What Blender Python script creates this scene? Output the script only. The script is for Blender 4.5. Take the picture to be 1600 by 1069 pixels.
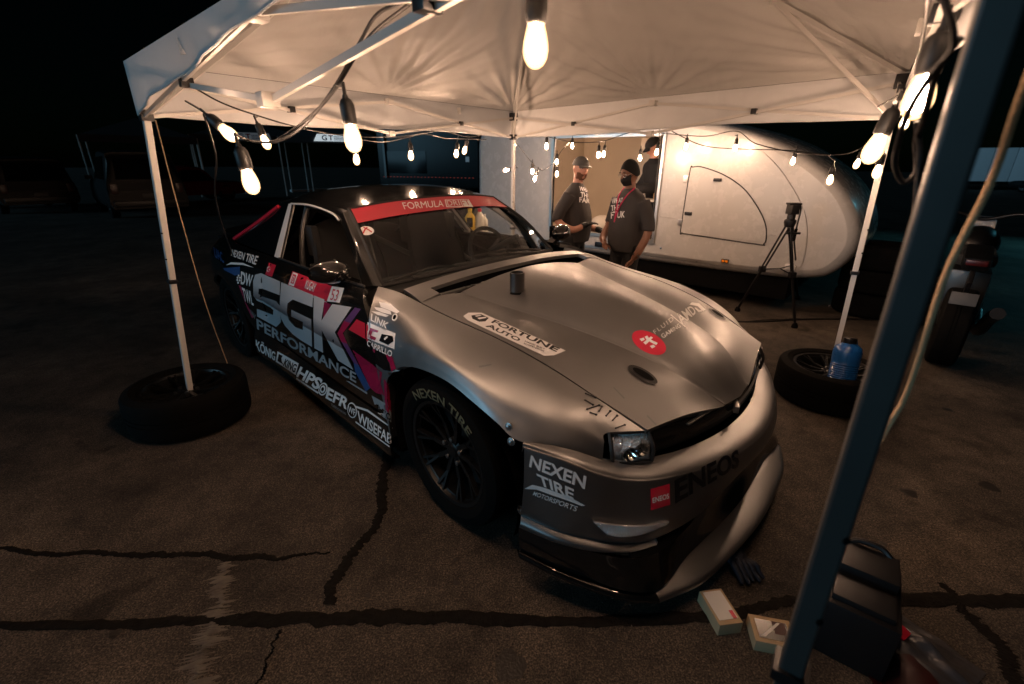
import bpy, bmesh, math, random
import numpy as np
from mathutils import Vector, Matrix, Quaternion
from mathutils.bvhtree import BVHTree
R_ = math.radians
random.seed(7); rng = np.random.default_rng(7)
scene = bpy.context.scene
for o in list(bpy.data.objects): bpy.data.objects.remove(o)

# ------------------------------------------------------------------ camera
FPX, CAM_H, PITCH, ROLL = 711.0, 1.495, R_(21.2), R_(0.35)
fw = np.array([0, math.cos(PITCH), -math.sin(PITCH)]); _r = np.array([1.0, 0, 0]); _u = np.cross(_r, fw)
RT = _r*math.cos(ROLL) + _u*math.sin(ROLL); UP = -_r*math.sin(ROLL) + _u*math.cos(ROLL)
CO = np.array([0, 0, CAM_H])
cam = bpy.data.cameras.new('camera'); camo = bpy.data.objects.new('camera', cam); scene.collection.objects.link(camo)
cam.sensor_fit = 'HORIZONTAL'; cam.sensor_width = 36.0; cam.lens = FPX/1600*36
cam.clip_start = 0.02; cam.clip_end = 500
camo.matrix_world = Matrix(((RT[0], UP[0], -fw[0], CO[0]), (RT[1], UP[1], -fw[1], CO[1]), (RT[2], UP[2], -fw[2], CO[2]), (0, 0, 0, 1)))
cam.dof.use_dof = True; cam.dof.focus_distance = 2.3; cam.dof.aperture_fstop = 2.8
scene.camera = camo
# ------------------------------------------------------------------ world (night) and the far-off moonlight-blue fill
w = bpy.data.worlds.new('World'); scene.world = w; w.use_nodes = True
nt = w.node_tree; bg = nt.nodes['Background']
sky = nt.nodes.new('ShaderNodeTexSky'); sky.sky_type = 'NISHITA'; sky.sun_disc = False
SUN_EL, SUN_AZ = R_(6), R_(242)          # low light from behind the camera, to its left
sky.sun_elevation = SUN_EL; sky.sun_rotation = SUN_AZ; sky.air_density = 1.0
tint = nt.nodes.new('ShaderNodeMix'); tint.data_type = 'RGBA'; tint.blend_type = 'MULTIPLY'; tint.inputs[0].default_value = 1
nt.links.new(sky.outputs[0], tint.inputs[6]); tint.inputs[7].default_value = (0.35, 0.9, 1.0, 1)
nt.links.new(tint.outputs[2], bg.inputs[0]); bg.inputs[1].default_value = 0.0003
sl = bpy.data.lights.new('sun', 'SUN'); slo = bpy.data.objects.new('sun', sl); scene.collection.objects.link(slo)
sl.energy = 0.75; sl.angle = R_(28); sl.color = (0.36, 0.74, 1.0)
_d = Vector((math.sin(SUN_AZ)*math.cos(SUN_EL), math.cos(SUN_AZ)*math.cos(SUN_EL), math.sin(SUN_EL)))
slo.rotation_euler = _d.to_track_quat('Z', 'Y').to_euler()
vs = scene.view_settings; vs.view_transform = 'Standard'; vs.look = 'None'; vs.exposure = 0.0; vs.gamma = 1.0; vs.use_curve_mapping = False
cy = scene.cycles; cy.use_denoising = True; cy.max_bounces = 8; cy.diffuse_bounces = 4; cy.glossy_bounces = 4
cy.transparent_max_bounces = 12; cy.sample_clamp_indirect = 4.0; cy.sample_clamp_direct = 0.0; cy.caustics_reflective = False; cy.caustics_refractive = False
try: cy.denoiser = 'OPENIMAGEDENOISE'; cy.denoising_input_passes = 'RGB_ALBEDO_NORMAL'; cy.denoising_prefilter = 'ACCURATE'
except Exception: pass

# ------------------------------------------------------------------ pixel helpers (photo pixels -> real places)
def ray(x, y): return fw + RT*(x-800)/FPX + UP*(534.5-y)/FPX
def on_z(x, y, z=0.0): d = ray(x, y); return CO + d*(z-CAM_H)/d[2]
def on_y(x, y, Y): d = ray(x, y); return CO + d*Y/d[1]
def at(x, y, D): return CO + ray(x, y)*D

# ------------------------------------------------------------------ materials
MAT = {}
def mat(name, col, rough=0.5, metal=0.0, spec=0.5, coat=0.0, noise=0.0, nscale=20, bump=0.0, bscale=60, emit=None, estr=0.0, trans=0.0, rvar=0.0, alpha=None):
    m = bpy.data.materials.new(name); m.use_nodes = True; n = m.node_tree.nodes; l = m.node_tree.links
    b = n['Principled BSDF']; c = tuple(col)+(1,) if len(col) == 3 else col
    b.inputs['Base Color'].default_value = c; b.inputs['Roughness'].default_value = rough; b.inputs['Metallic'].default_value = metal
    b.inputs['Specular IOR Level'].default_value = spec; b.inputs['Coat Weight'].default_value = coat; b.inputs['Coat Roughness'].default_value = 0.06
    if trans: b.inputs['Transmission Weight'].default_value = trans
    if noise or bump or rvar:
        tc = n.new('ShaderNodeTexCoord')
    if noise:
        t = n.new('ShaderNodeTexNoise'); t.inputs['Scale'].default_value = nscale; t.inputs['Detail'].default_value = 6; l.new(tc.outputs['Object'], t.inputs['Vector'])
        r = n.new('ShaderNodeMapRange'); r.inputs[3].default_value = 1-noise; r.inputs[4].default_value = 1+noise; l.new(t.outputs['Fac'], r.inputs[0])
        mx = n.new('ShaderNodeMix'); mx.data_type = 'RGBA'; mx.blend_type = 'MULTIPLY'; mx.inputs[0].default_value = 1; mx.inputs[6].default_value = c
        l.new(r.outputs[0], mx.inputs[7]); l.new(mx.outputs[2], b.inputs['Base Color'])
    if rvar:
        t = n.new('ShaderNodeTexNoise'); t.inputs['Scale'].default_value = 9; t.inputs['Detail'].default_value = 8; t.inputs['Roughness'].default_value = .65; l.new(tc.outputs['Object'], t.inputs['Vector'])
        r = n.new('ShaderNodeMapRange'); r.inputs[1].default_value = .3; r.inputs[2].default_value = .7; r.inputs[3].default_value = rough-rvar; r.inputs[4].default_value = rough+rvar
        l.new(t.outputs['Fac'], r.inputs[0]); l.new(r.outputs[0], b.inputs['Roughness'])
    if bump:
        t = n.new('ShaderNodeTexNoise'); t.inputs['Scale'].default_value = bscale; t.inputs['Detail'].default_value = 5; l.new(tc.outputs['Object'], t.inputs['Vector'])
        bp = n.new('ShaderNodeBump'); bp.inputs['Strength'].default_value = bump; bp.inputs['Distance'].default_value = 0.01; l.new(t.outputs['Fac'], bp.inputs['Height']); l.new(bp.outputs[0], b.inputs['Normal'])
    if emit: b.inputs['Emission Color'].default_value = tuple(emit)+(1,); b.inputs['Emission Strength'].default_value = estr
    MAT[name] = m; return m
def glass_mat(name, tintc, refl=1.0, rough=0.02):
    m = bpy.data.materials.new(name); m.use_nodes = True; n = m.node_tree.nodes; l = m.node_tree.links; n.remove(n['Principled BSDF'])
    t = n.new('ShaderNodeBsdfTransparent'); t.inputs[0].default_value = tuple(tintc)+(1,)
    g = n.new('ShaderNodeBsdfGlossy'); g.inputs['Roughness'].default_value = rough; g.inputs[0].default_value = (refl, refl, refl, 1)
    lw = n.new('ShaderNodeLayerWeight'); lw.inputs[0].default_value = .5; pw = n.new('ShaderNodeMath'); pw.operation = 'POWER'; pw.inputs[1].default_value = 4.5; fr = n.new('ShaderNodeMath'); fr.operation = 'MULTIPLY_ADD'; fr.inputs[1].default_value = .9; fr.inputs[2].default_value = .045; mx = n.new('ShaderNodeMixShader')
    l.new(lw.outputs['Facing'], pw.inputs[0]); l.new(pw.outputs[0], fr.inputs[0]); l.new(fr.outputs[0], mx.inputs[0]); l.new(t.outputs[0], mx.inputs[1]); l.new(g.outputs[0], mx.inputs[2]); l.new(mx.outputs[0], n['Material Output'].inputs[0])
    MAT[name] = m; return m
def fabric_mat(name, col, trans=0.35, bump=0.25):
    m = bpy.data.materials.new(name); m.use_nodes = True; n = m.node_tree.nodes; l = m.node_tree.links; n.remove(n['Principled BSDF'])
    d = n.new('ShaderNodeBsdfDiffuse'); t = n.new('ShaderNodeBsdfTranslucent'); mx = n.new('ShaderNodeMixShader'); mx.inputs[0].default_value = trans
    g = n.new('ShaderNodeBsdfGlossy'); g.inputs['Roughness'].default_value = .42; m2 = n.new('ShaderNodeMixShader'); m2.inputs[0].default_value = .05
    tc = n.new('ShaderNodeTexCoord'); no = n.new('ShaderNodeTexNoise'); no.inputs['Scale'].default_value = 2.2; no.inputs['Detail'].default_value = 7; no.inputs['Distortion'].default_value = 1.4
    l.new(tc.outputs['Object'], no.inputs['Vector']); bp = n.new('ShaderNodeBump'); bp.inputs['Strength'].default_value = bump; bp.inputs['Distance'].default_value = .05
    l.new(no.outputs['Fac'], bp.inputs['Height'])
    r = n.new('ShaderNodeMapRange'); r.inputs[3].default_value = .82; r.inputs[4].default_value = 1.08; l.new(no.outputs['Fac'], r.inputs[0])
    cm = n.new('ShaderNodeMix'); cm.data_type = 'RGBA'; cm.blend_type = 'MULTIPLY'; cm.inputs[0].default_value = 1; cm.inputs[6].default_value = tuple(col)+(1,); l.new(r.outputs[0], cm.inputs[7])
    for s in (d, t): l.new(cm.outputs[2], s.inputs[0]); l.new(bp.outputs[0], s.inputs['Normal'])
    l.new(bp.outputs[0], g.inputs['Normal'])
    l.new(d.outputs[0], mx.inputs[1]); l.new(t.outputs[0], mx.inputs[2]); l.new(mx.outputs[0], m2.inputs[1]); l.new(g.outputs[0], m2.inputs[2]); l.new(m2.outputs[0], n['Material Output'].inputs[0])
    MAT[name] = m; return m
mat('satin', (0.275, 0.275, 0.277), .43, .98, rvar=.05, noise=.05, nscale=5, bump=.012, bscale=9)
mat('satin_dark', (0.08, 0.08, 0.08), .34, .9, rvar=.06)
mat('gloss_black', (0.006, 0.006, 0.006), .16, 0, coat=.8, rvar=.05)
mat('matte_black', (0.010, 0.010, 0.010), .6)
mat('void_black', (0.004, 0.004, 0.004), .9, spec=.1)
mat('plastic_black', (0.006, 0.006, 0.007), .38, noise=.2, bump=.05, bscale=200)
mat('rubber', (0.0045, 0.0043, 0.004), .85, spec=.08, noise=.25, nscale=25, bump=.12, bscale=160)
mat('rim_black', (0.006, 0.006, 0.006), .38, .0, spec=.35)
mat('chrome', (0.75, 0.75, 0.75), .09, 1.0)
mat('steel', (0.45, 0.45, 0.45), .3, 1.0, rvar=.08)
mat('lens_inner', (0.9, 0.9, 0.9), .16, .85, bump=1.0, bscale=170)
glass_mat('clear_glass', (.95, .96, .96), .45); glass_mat('windscreen', (.62, .66, .66)); glass_mat('lexan', (.75, .76, .76), .35, .08)
mat('vinyl_white', (0.80, 0.80, 0.80), .35, rvar=.06); mat('vinyl_silver', (0.36, 0.43, 0.48), .33, .25, rvar=.05); mat('vinyl_pale', (.62, .61, .6), .35)
mat('vinyl_grey', (0.16, 0.17, 0.18), .35)
mat('vinyl_red', (0.55, 0.02, 0.05), .32); mat('vinyl_magenta', (0.30, 0.008, 0.06), .32); mat('vinyl_violet', (.11, .045, .16), .32); mat('vinyl_blue', (.02, .07, .22), .32)
mat('vinyl_black', (0.006, 0.006, 0.007), .22, coat=.4); mat('tyre_print', (.11, .105, .06), .8)
mat('banner_red', (0.50, 0.035, 0.055), .35)
mat('frame_white', (0.62, 0.60, 0.57), .38, rvar=.08); mat('frame_grey_and_shade', (0.055, 0.054, 0.052), .4, .2, rvar=.06)
mat('cable_black', (0.008, 0.008, 0.008), .5); mat('rope', (0.60, 0.40, 0.22), .75, bump=.5, bscale=300)
mat('bulb_light', (1, .8, .6), .3, emit=(1.0, 0.615, 0.40), estr=230)
mat('gelcoat', (0.43, 0.428, 0.42), .26, rvar=.07, noise=.06, nscale=2.5)
mat('trailer_inside', (0.62, 0.55, 0.45), .6, noise=.08, nscale=4)
mat('alu_trim', (0.5, 0.48, 0.45), .35, .9, rvar=.1)
mat('skin_a', (0.55, 0.27, 0.19), .5, noise=.08); mat('skin_b', (0.26, 0.125, 0.08), .5, noise=.08)
mat('shirt', (0.048, 0.043, 0.042), .85, noise=.2, nscale=8, bump=.8, bscale=7); mat('trousers', (0.012, 0.012, 0.013), .85, bump=.25, bscale=12)
mat('cloth_black', (0.008, 0.008, 0.009), .85, bump=.3, bscale=14); mat('hair_black', (0.003, 0.0027, 0.0027), .9, bump=.8, bscale=120); mat('beard', (0.15, 0.065, 0.035), .8, bump=.8, bscale=140)
mat('cap_grey', (0.085, 0.082, 0.08), .8); mat('glove', (0.006, 0.006, 0.007), .42, bump=.3, bscale=60); mat('yellow_cuff', (.55, .38, .04), .6)
mat('lanyard_pink', (0.6, 0.03, 0.11), .6); mat('eye_white', (.6, .6, .6), .2); mat('lip', (.35, .12, .09), .5)
mat('amber', (0.8, 0.22, 0.01), .25, emit=(1, .3, .02), estr=.12); mat('dark_red', (.035, .002, .002), .5)
mat('cardboard', (0.36, 0.22, 0.11), .85, noise=.12, nscale=12); mat('cardboard_pale', (0.42, 0.30, 0.17), .8, noise=.1); mat('paper_white', (.7, .68, .64), .55)
mat('bottle_blue', (0.012, 0.10, 0.34), .28, coat=.3, rvar=.05); mat('bottle_yellow', (.62, .40, .03), .35); mat('bottle_clear', (.45, .42, .36), .25); mat('bottle_green', (.12, .3, .2), .3)
mat('glove_blue', (.003, .007, .018), .7, bump=.5, bscale=60); mat('bag_plastic', (.05, .05, .055), .35, bump=.3, bscale=30)
mat('car_dark', (.0045, .005, .0055), .38, spec=.22); mat('car_red', (.10, .004, .003), .25, coat=.6); mat('car_glass', (.004, .005, .006), .12, spec=.12)
mat('plate_white', (.07, .07, .07), .5); mat('tail_red', (.05, .002, .002), .3); mat('led_red', (.3, .02, .01), .4, emit=(1, .12, .05), estr=.16)
mat('sign_white', (.7, .7, .7), .5, emit=(.8, .93, 1.0), estr=.55); mat('sign_dim', (.5, .5, .5), .5, emit=(.7, .85, 1.0), estr=.05); mat('sign_blue', (.01, .03, .16), .5); mat('sign_red', (.35, .01, .01), .5)
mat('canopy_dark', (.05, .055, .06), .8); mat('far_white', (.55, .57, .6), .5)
mat('far_lamp', (1, .8, .5), .3, emit=(1, .75, .4), estr=14); mat('lot_lamp', (1, 1, 1), .3, emit=(.5, .85, 1), estr=10)
mat('seat_black', (.012, .012, .012), .8); mat('cage', (.03, .03, .03), .35); mat('orange_knob', (.6, .12, .02), .4)
_m = MAT['bulb_light']; MAT['filament'] = _m; _m.node_tree.nodes['Principled BSDF'].inputs['Emission Strength'].default_value = 1180
_g = bpy.data.materials.new('lit_bulb_glass'); _g.use_nodes = True; _n = _g.node_tree.nodes; _l = _g.node_tree.links; _n.remove(_n['Principled BSDF'])   # frosted-warm glass round the glowing core
_t = _n.new('ShaderNodeBsdfTransparent'); _e = _n.new('ShaderNodeEmission'); _e.inputs[0].default_value = (1, .60, .27, 1); _e.inputs[1].default_value = 4.6; _x = _n.new('ShaderNodeMixShader'); _x.inputs[0].default_value = .5
_l.new(_t.outputs[0], _x.inputs[1]); _l.new(_e.outputs[0], _x.inputs[2]); _l.new(_x.outputs[0], _n['Material Output'].inputs[0]); MAT['bulb_glass'] = _g
fabric_mat('canopy', (0.72, 0.70, 0.67), .22, .14); fabric_mat('valance', (0.66, 0.67, 0.68), .16, .18)

# ------------------------------------------------------------------ builders
COL = scene.collection
def setp(o, label=None, cat=None, group=None, kind=None):
    if label: o['label'] = label
    if cat: o['category'] = cat
    if group: o['group'] = group
    if kind: o['kind'] = kind
    return o
def thing(name, label, cat, loc=(0, 0, 0), rz=0.0, group=None):
    o = bpy.data.objects.new(name, None); COL.objects.link(o); o.location = Vector([float(v) for v in loc]); o.rotation_euler = (0, 0, rz); o.empty_display_size = .1
    return setp(o, label, cat, group)
class MB:
    def __init__(s): s.v = []; s.f = []
    def add(s, v, f):
        b = len(s.v); s.v += [tuple(float(c) for c in p) for p in v]; s.f += [tuple(b+i for i in q) for q in f]; return s
    def box(s, c, size, bev=0.0, rot=None, taper=None):
        bm = bmesh.new(); bmesh.ops.create_cube(bm, size=1)
        for q in bm.verts:
            k = 1.0
            if taper and q.co.z > 0: k = taper
            q.co = Vector((q.co.x*size[0]*k, q.co.y*size[1]*k, q.co.z*size[2]))
        if bev: bmesh.ops.bevel(bm, geom=list(bm.edges), offset=bev, segments=2, affect='EDGES', profile=.7)
        M = Matrix.Translation(Vector([float(x) for x in c])) @ (rot.to_4x4() if rot is not None else Matrix.Identity(4))
        bm.verts.index_update(); s.add([M @ q.co for q in bm.verts], [[q.index for q in f.verts] for f in bm.faces]); bm.free(); return s
    def tube(s, pts, r, n=8, cap=True, closed=False):
        P = [Vector([float(c) for c in p]) for p in pts]; k = len(P); rr = r if hasattr(r, '__len__') else [r]*k
        vs = []; up = None
        for i, p in enumerate(P):
            if closed: t = (P[(i+1) % k]-P[i-1])
            else: t = P[min(i+1, k-1)]-P[max(i-1, 0)]
            t = t.normalized() if t.length > 1e-9 else Vector((0, 0, 1))
            if up is None: up = t.orthogonal().normalized()
            up = (up - t*up.dot(t)); up = up.normalized() if up.length > 1e-6 else t.orthogonal().normalized()
            b = t.cross(up)
            for j in range(n):
                a = 2*math.pi*j/n; vs.append(p + (up*math.cos(a)+b*math.sin(a))*rr[i])
        fs = [(i*n+j, i*n+(j+1) % n, (i+1)*n+(j+1) % n, (i+1)*n+j) for i in range(k-1) for j in range(n)]
        if closed: fs += [((k-1)*n+j, (k-1)*n+(j+1) % n, (j+1) % n, j) for j in range(n)]
        elif cap: fs += [tuple(range(n))[::-1], tuple((k-1)*n+j for j in range(n))]
        return s.add(vs, fs)
    def bar(s, a, b, wid, hei, up=(0, 0, 1)):
        a = Vector([float(c) for c in a]); b = Vector([float(c) for c in b]); t = (b-a).normalized(); u = Vector(up); sd = t.cross(u)
        sd = sd.normalized() if sd.length > 1e-5 else t.orthogonal().normalized(); u = sd.cross(t)
        v = [p + sd*x*wid/2 + u*y*hei/2 for p in (a, b) for x, y in ((-1, -1), (1, -1), (1, 1), (-1, 1))]
        return s.add(v, [(0, 3, 2, 1), (4, 5, 6, 7), (0, 1, 5, 4), (1, 2, 6, 5), (2, 3, 7, 6), (3, 0, 4, 7)])
    def lathe(s, prof, n=24, M=None, close=False):
        vs = []
        for r, z in prof:
            for j in range(n):
                a = 2*math.pi*j/n; vs.append(Vector((r*math.cos(a), r*math.sin(a), z)))
        k = len(prof); fs = [(i*n+j, i*n+(j+1) % n, (i+1)*n+(j+1) % n, (i+1)*n+j) for i in range(k-1) for j in range(n)]
        if close: fs += [((k-1)*n+j, (k-1)*n+(j+1) % n, (j+1) % n, j) for j in range(n)]
        if M is not None: vs = [M @ q for q in vs]
        return s.add(vs, fs)
    def ell(s, c, rad, n=14, m=9, M=None):
        vs = []; c = Vector([float(x) for x in c])
        for i in range(m+1):
            t = math.pi*i/m
            for j in range(n):
                a = 2*math.pi*j/n; p = Vector((rad[0]*math.sin(t)*math.cos(a), rad[1]*math.sin(t)*math.sin(a), rad[2]*math.cos(t)))
                vs.append(c + (M @ p if M is not None else p))
        return s.add(vs, [(i*n+j, (i+1)*n+j, (i+1)*n+(j+1) % n, i*n+(j+1) % n) for i in range(m) for j in range(n)])
    def grid(s, g, flip=False):
        a, b = g.shape[:2]
        f = [(i*b+j, i*b+j+1, (i+1)*b+j+1, (i+1)*b+j) for i in range(a-1) for j in range(b-1)]
        if flip: f = [q[::-1] for q in f]
        return s.add(g.reshape(-1, 3), f)
    def prism(s, poly, M, d):
        n = len(poly); v = [M @ Vector((x, y, 0)) for x, y in poly] + [M @ Vector((x, y, d)) for x, y in poly]
        return s.add(v, [tuple(range(n))[::-1], tuple(range(n, 2*n))] + [(i, (i+1) % n, n+(i+1) % n, n+i) for i in range(n)])
    def build(s, name, m, parent=None, smooth=35, label=None):
        me = bpy.data.meshes.new(name); me.from_pydata(s.v, [], s.f); me.validate()
        return link(name, me, m, parent, smooth, label)
def link(name, me, m, parent=None, smooth=35, label=None):
    if m is not None:
        me.materials.clear(); me.materials.append(MAT[m] if isinstance(m, str) else m)
    if smooth:
        me.shade_smooth()
        if smooth < 180: me.set_sharp_from_angle(angle=R_(smooth))
    o = bpy.data.objects.new(name, me); COL.objects.link(o)
    if parent is not None: o.parent = parent
    if label: o['label'] = label
    return o
def copy_tree(o, parent=None):
    c = o.copy(); COL.objects.link(c); c.parent = parent
    for ch in list(o.children): copy_tree(ch, c)
    return c
def cr(pts, n):
    P = np.asarray(pts, float); k = len(P)
    if k == 2: t = np.linspace(0, 1, n)[:, None]; return P[0]*(1-t)+P[1]*t
    E = np.vstack([2*P[0]-P[1], P, 2*P[-1]-P[-2]]); u = np.linspace(0, k-1, n); i = np.minimum(u.astype(int), k-2); t = (u-i)[:, None]
    a, b, c, d = E[i], E[i+1], E[i+2], E[i+3]
    return .5*((2*b)+(-a+c)*t+(2*a-5*b+4*c-d)*t**2+(-a+3*b-3*c+d)*t**3)
def loft(rails, nu, nv):
    A = np.stack([cr(r, nu) for r in rails]); return np.stack([cr(A[:, j], nv) for j in range(nu)], 1)
def panel(name, g, m, parent, inward=None, fl=.014, label=None, centre=None):
    """grid surface with a turned-in flange all round so that panel gaps have depth"""
    a, b = g.shape[:2]; du = np.gradient(g, axis=1); dv = np.gradient(g, axis=0); n = np.cross(du, dv); n /= (np.linalg.norm(n, axis=2, keepdims=True)+1e-9)
    c = np.array(centre if centre is not None else (-1.0, 0, .5))
    if np.sum(n*(g-c)) < 0: n = -n; flip = True
    else: flip = False
    mb = MB(); mb.grid(g, flip)
    ring = [(0, j) for j in range(b)]+[(i, b-1) for i in range(1, a)]+[(a-1, j) for j in range(b-2, -1, -1)]+[(i, 0) for i in range(a-2, 0, -1)]
    o = [g[p] for p in ring]; q = [g[p]-n[p]*fl for p in ring]; k = len(ring)
    fs = [(i, (i+1) % k, k+(i+1) % k, k+i) for i in range(k)]
    mb.add(o+q, fs if flip else [f[::-1] for f in fs])
    return mb.build(name, m, parent, 50, label)
mir = lambda g: g*np.array([1, -1, 1])
# ================================================================== GROUND
def ground_mat():
    m = bpy.data.materials.new('old_concrete'); m.use_nodes = True; n = m.node_tree.nodes; l = m.node_tree.links; b = n['Principled BSDF']
    tc = n.new('ShaderNodeTexCoord')
    def noise(sc, det=6, ro=.6, dist=0):
        t = n.new('ShaderNodeTexNoise'); t.inputs['Scale'].default_value = sc; t.inputs['Detail'].default_value = det; t.inputs['Roughness'].default_value = ro; t.inputs['Distortion'].default_value = dist; l.new(tc.outputs['Object'], t.inputs['Vector']); return t
    def ramp(src, stops):
        r = n.new('ShaderNodeValToRGB'); e = r.color_ramp.elements
        e[0].position, e[0].color = stops[0][0], stops[0][1]+(1,); e[1].position, e[1].color = stops[-1][0], stops[-1][1]+(1,)
        for p, c in stops[1:-1]: q = e.new(p); q.color = c+(1,)
        l.new(src, r.inputs[0]); return r
    def mul(a, bb, f=1.0):
        x = n.new('ShaderNodeMix'); x.data_type = 'RGBA'; x.blend_type = 'MULTIPLY'; x.inputs[0].default_value = f; l.new(a, x.inputs[6]); l.new(bb, x.inputs[7]); return x.outputs[2]
    big = noise(1.1, 7, .62, .4); mid = noise(7, 8, .7); fine = noise(170, 3, .7); vor = n.new('ShaderNodeTexVoronoi'); vor.inputs['Scale'].default_value = 120; l.new(tc.outputs['Object'], vor.inputs['Vector'])
    c = ramp(big.outputs['Fac'], [(.28, (.021, .0178, .0148)), (.5, (.066, .0555, .045)), (.72, (.122, .101, .080))]).outputs[0]
    c = mul(c, ramp(mid.outputs['Fac'], [(.3, (.5, .5, .5)), (.55, (1, 1, 1)), (.75, (1.25, 1.22, 1.18))]).outputs[0])
    c = mul(c, ramp(fine.outputs['Fac'], [(.36, (.3, .3, .3)), (.5, (1, 1, 1)), (.64, (2.6, 2.5, 2.35))]).outputs[0])
    c = mul(c, ramp(vor.outputs['Color'], [(.1, (.6, .6, .6)), (.6, (1, 1, 1)), (.95, (1.6, 1.55, 1.5))]).outputs[0], .7)
    st = noise(2.6, 5, .55, 1.2); c = mul(c, ramp(st.outputs['Fac'], [(.30, (.35, .33, .3)), (.40, (1, 1, 1)), (1, (1, 1, 1))]).outputs[0], .8)
    l.new(c, b.inputs['Base Color']); b.inputs['Roughness'].default_value = .82; b.inputs['Specular IOR Level'].default_value = .3
    ad = n.new('ShaderNodeMath'); ad.operation = 'MULTIPLY_ADD'; l.new(fine.outputs['Fac'], ad.inputs[0]); ad.inputs[1].default_value = .5; l.new(mid.outputs['Fac'], ad.inputs[2])
    bp = n.new('ShaderNodeBump'); bp.inputs['Strength'].default_value = .55; bp.inputs['Distance'].default_value = .012; l.new(ad.outputs[0], bp.inputs['Height']); l.new(bp.outputs[0], b.inputs['Normal'])
    MAT['ground'] = m
ground_mat()
g = np.array([[(x, y, 0.0) for x in np.linspace(-150, 150, 31)] for y in np.linspace(-60, 260, 33)])
ground = setp(MB().grid(g).build('ground', 'ground', None, 0), kind='structure')
mat('tar', (.012, .0105, .009), .92, spec=.08, noise=.7, nscale=30, bump=.6, bscale=90); mat('patch', (.135, .117, .095), .85, noise=.75, nscale=22, bump=.5, bscale=90); mat('oil', (.022, .018, .014), .5, noise=.5, nscale=25, bump=.3, bscale=120)
def seam(px, wid, name='tar_seam', m='tar', z=.004, rag=.17, n=300):
    P = cr([on_z(*p)[:2].tolist()+[0] for p in px], n); W = np.interp(np.linspace(0, 1, n), np.linspace(0, 1, len(wid)), wid)
    t = np.gradient(P, axis=0); t /= np.linalg.norm(t, axis=1, keepdims=True); nn = np.stack([-t[:, 1], t[:, 0], 0*t[:, 0]], 1)
    def rg(): return np.clip(1+rag*(np.convolve(rng.normal(size=n+8), np.ones(3)/2.2, 'same')[4:-4]+.8*np.convolve(rng.normal(size=n+40), np.ones(20)/5, 'same')[20:-20]), .15, 3)
    wob = (np.cumsum(rng.normal(size=n))*.0022)[:, None]*nn
    a = P+wob+nn*(W*rg())[:, None]/2; b = P+wob-nn*(W*rg())[:, None]/2; c = P+wob
    a[:, 2] = z*.4; b[:, 2] = z*.4; c[:, 2] = z+.002
    MB().grid(np.stack([a, c, b])).build(name, m, ground, 60)
seam([(-300, 975), (0, 966), (250, 960), (400, 957), (560, 950), (700, 945), (900, 946), (1130, 932), (1250, 915), (1440, 908), (1600, 905), (1800, 905)], [.03, .03, .04, .06, .055, .05, .05, .045, .05, .05, .05])
seam([(-200, 848), (0, 848), (250, 850), (410, 852), (522, 852)], [.03, .022, .03, .03, .006])
seam([(515, 946), (548, 880), (590, 822), (602, 762), (610, 690), (600, 600)], [.05, .045, .045, .05, .05, .04])
seam([(1470, 912), (1530, 990), (1575, 1069), (1640, 1180)], [.03, .05, .055, .06])
seam([(440, 985), (400, 1069), (360, 1160)], [.008, .006, .01], rag=.6)
seam([(1060, 498), (1150, 503), (1280, 500), (1400, 503)], [.03, .03, .03, .03])
seam([(350, 880), (325, 950), (290, 1020), (260, 1100)], [.03, .06, .07, .05], 'repair_patch', 'patch', .003, .8)
def blotch(px, py, r, name='oil_stain'):
    c = on_z(px, py); n = 28; ph = rng.uniform(0, 6.28, 3); v = [(c[0], c[1], .0035)]
    for i in range(n):
        a = 2*math.pi*i/n; k = r*(1+.10*math.sin(3*a+ph[0])+.08*math.sin(5*a+ph[1])+.05*math.sin(9*a+ph[2])); v.append((c[0]+k*math.cos(a), c[1]+k*math.sin(a), .0015))
    MB().add(v, [(0, 1+i, 1+(i+1) % n) for i in range(n)]).build(name, 'oil', ground, 60)
for q in [(797, 1040, .05), (712, 875, .009), (713, 911, .012), (600, 874, .011), (425, 905, .010), (645, 802, .008), (575, 930, .01), (1480, 640, .03), (1320, 770, .02), (1420, 770, .035), (1545, 760, .04), (1380, 850, .015), (180, 990, .02), (660, 985, .008), (960, 1000, .012), (1170, 560, .03)]: blotch(*q)

# loose grit on the paving
gv, gf2 = [], []; N_ = 5200; gx = rng.uniform(-3.2, 3.2, N_); gy = .55+4.6*rng.random(N_)**1.5; gs = .0012+.0028*rng.random(N_)**3
for x, y, s_ in zip(gx, gy, gs):
    b = len(gv); q = rng.normal(size=(6, 3))*.25; base = np.array([(1, 0, 0), (0, 1, 0), (-1, 0, 0), (0, -1, 0), (0, 0, 1), (0, 0, -1)])+q; gv += [tuple(p) for p in base*s_*np.array([1, 1, .7])+np.array([x, y, s_*.4])]
    gf2 += [(b+i, b+(i+1) % 4, b+4) for i in range(4)]+[(b+(i+1) % 4, b+i, b+5) for i in range(4)]
mat('grit', (.13, .115, .095), .8, noise=.6, nscale=40); setp(MB().add(gv, gf2).build('loose_grit', 'grit', None, 0), 'loose grit scattered over the dark paving', 'grit', None, 'stuff')

# ================================================================== RACE CAR
CAR = thing('drift_car', 'matte silver and black drift car with race lettering parked under the canopy', 'car', (.288, 2.262, 0))
CAR.rotation_euler = (R_(1.1), 0, R_(-45.2)); CARM = Matrix.Translation((.288, 2.262, 0)) @ Matrix.Rotation(R_(-45.2), 4, 'Z') @ Matrix.Rotation(R_(1.1), 4, 'X')
def sides(): return ((-1, 'right'), (1, 'left'))
def sgn(g, s): return g if s > 0 else mir(g)
def Y(a): return np.array(a, float)            # rails are written with y = half width, mirrored per side
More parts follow.
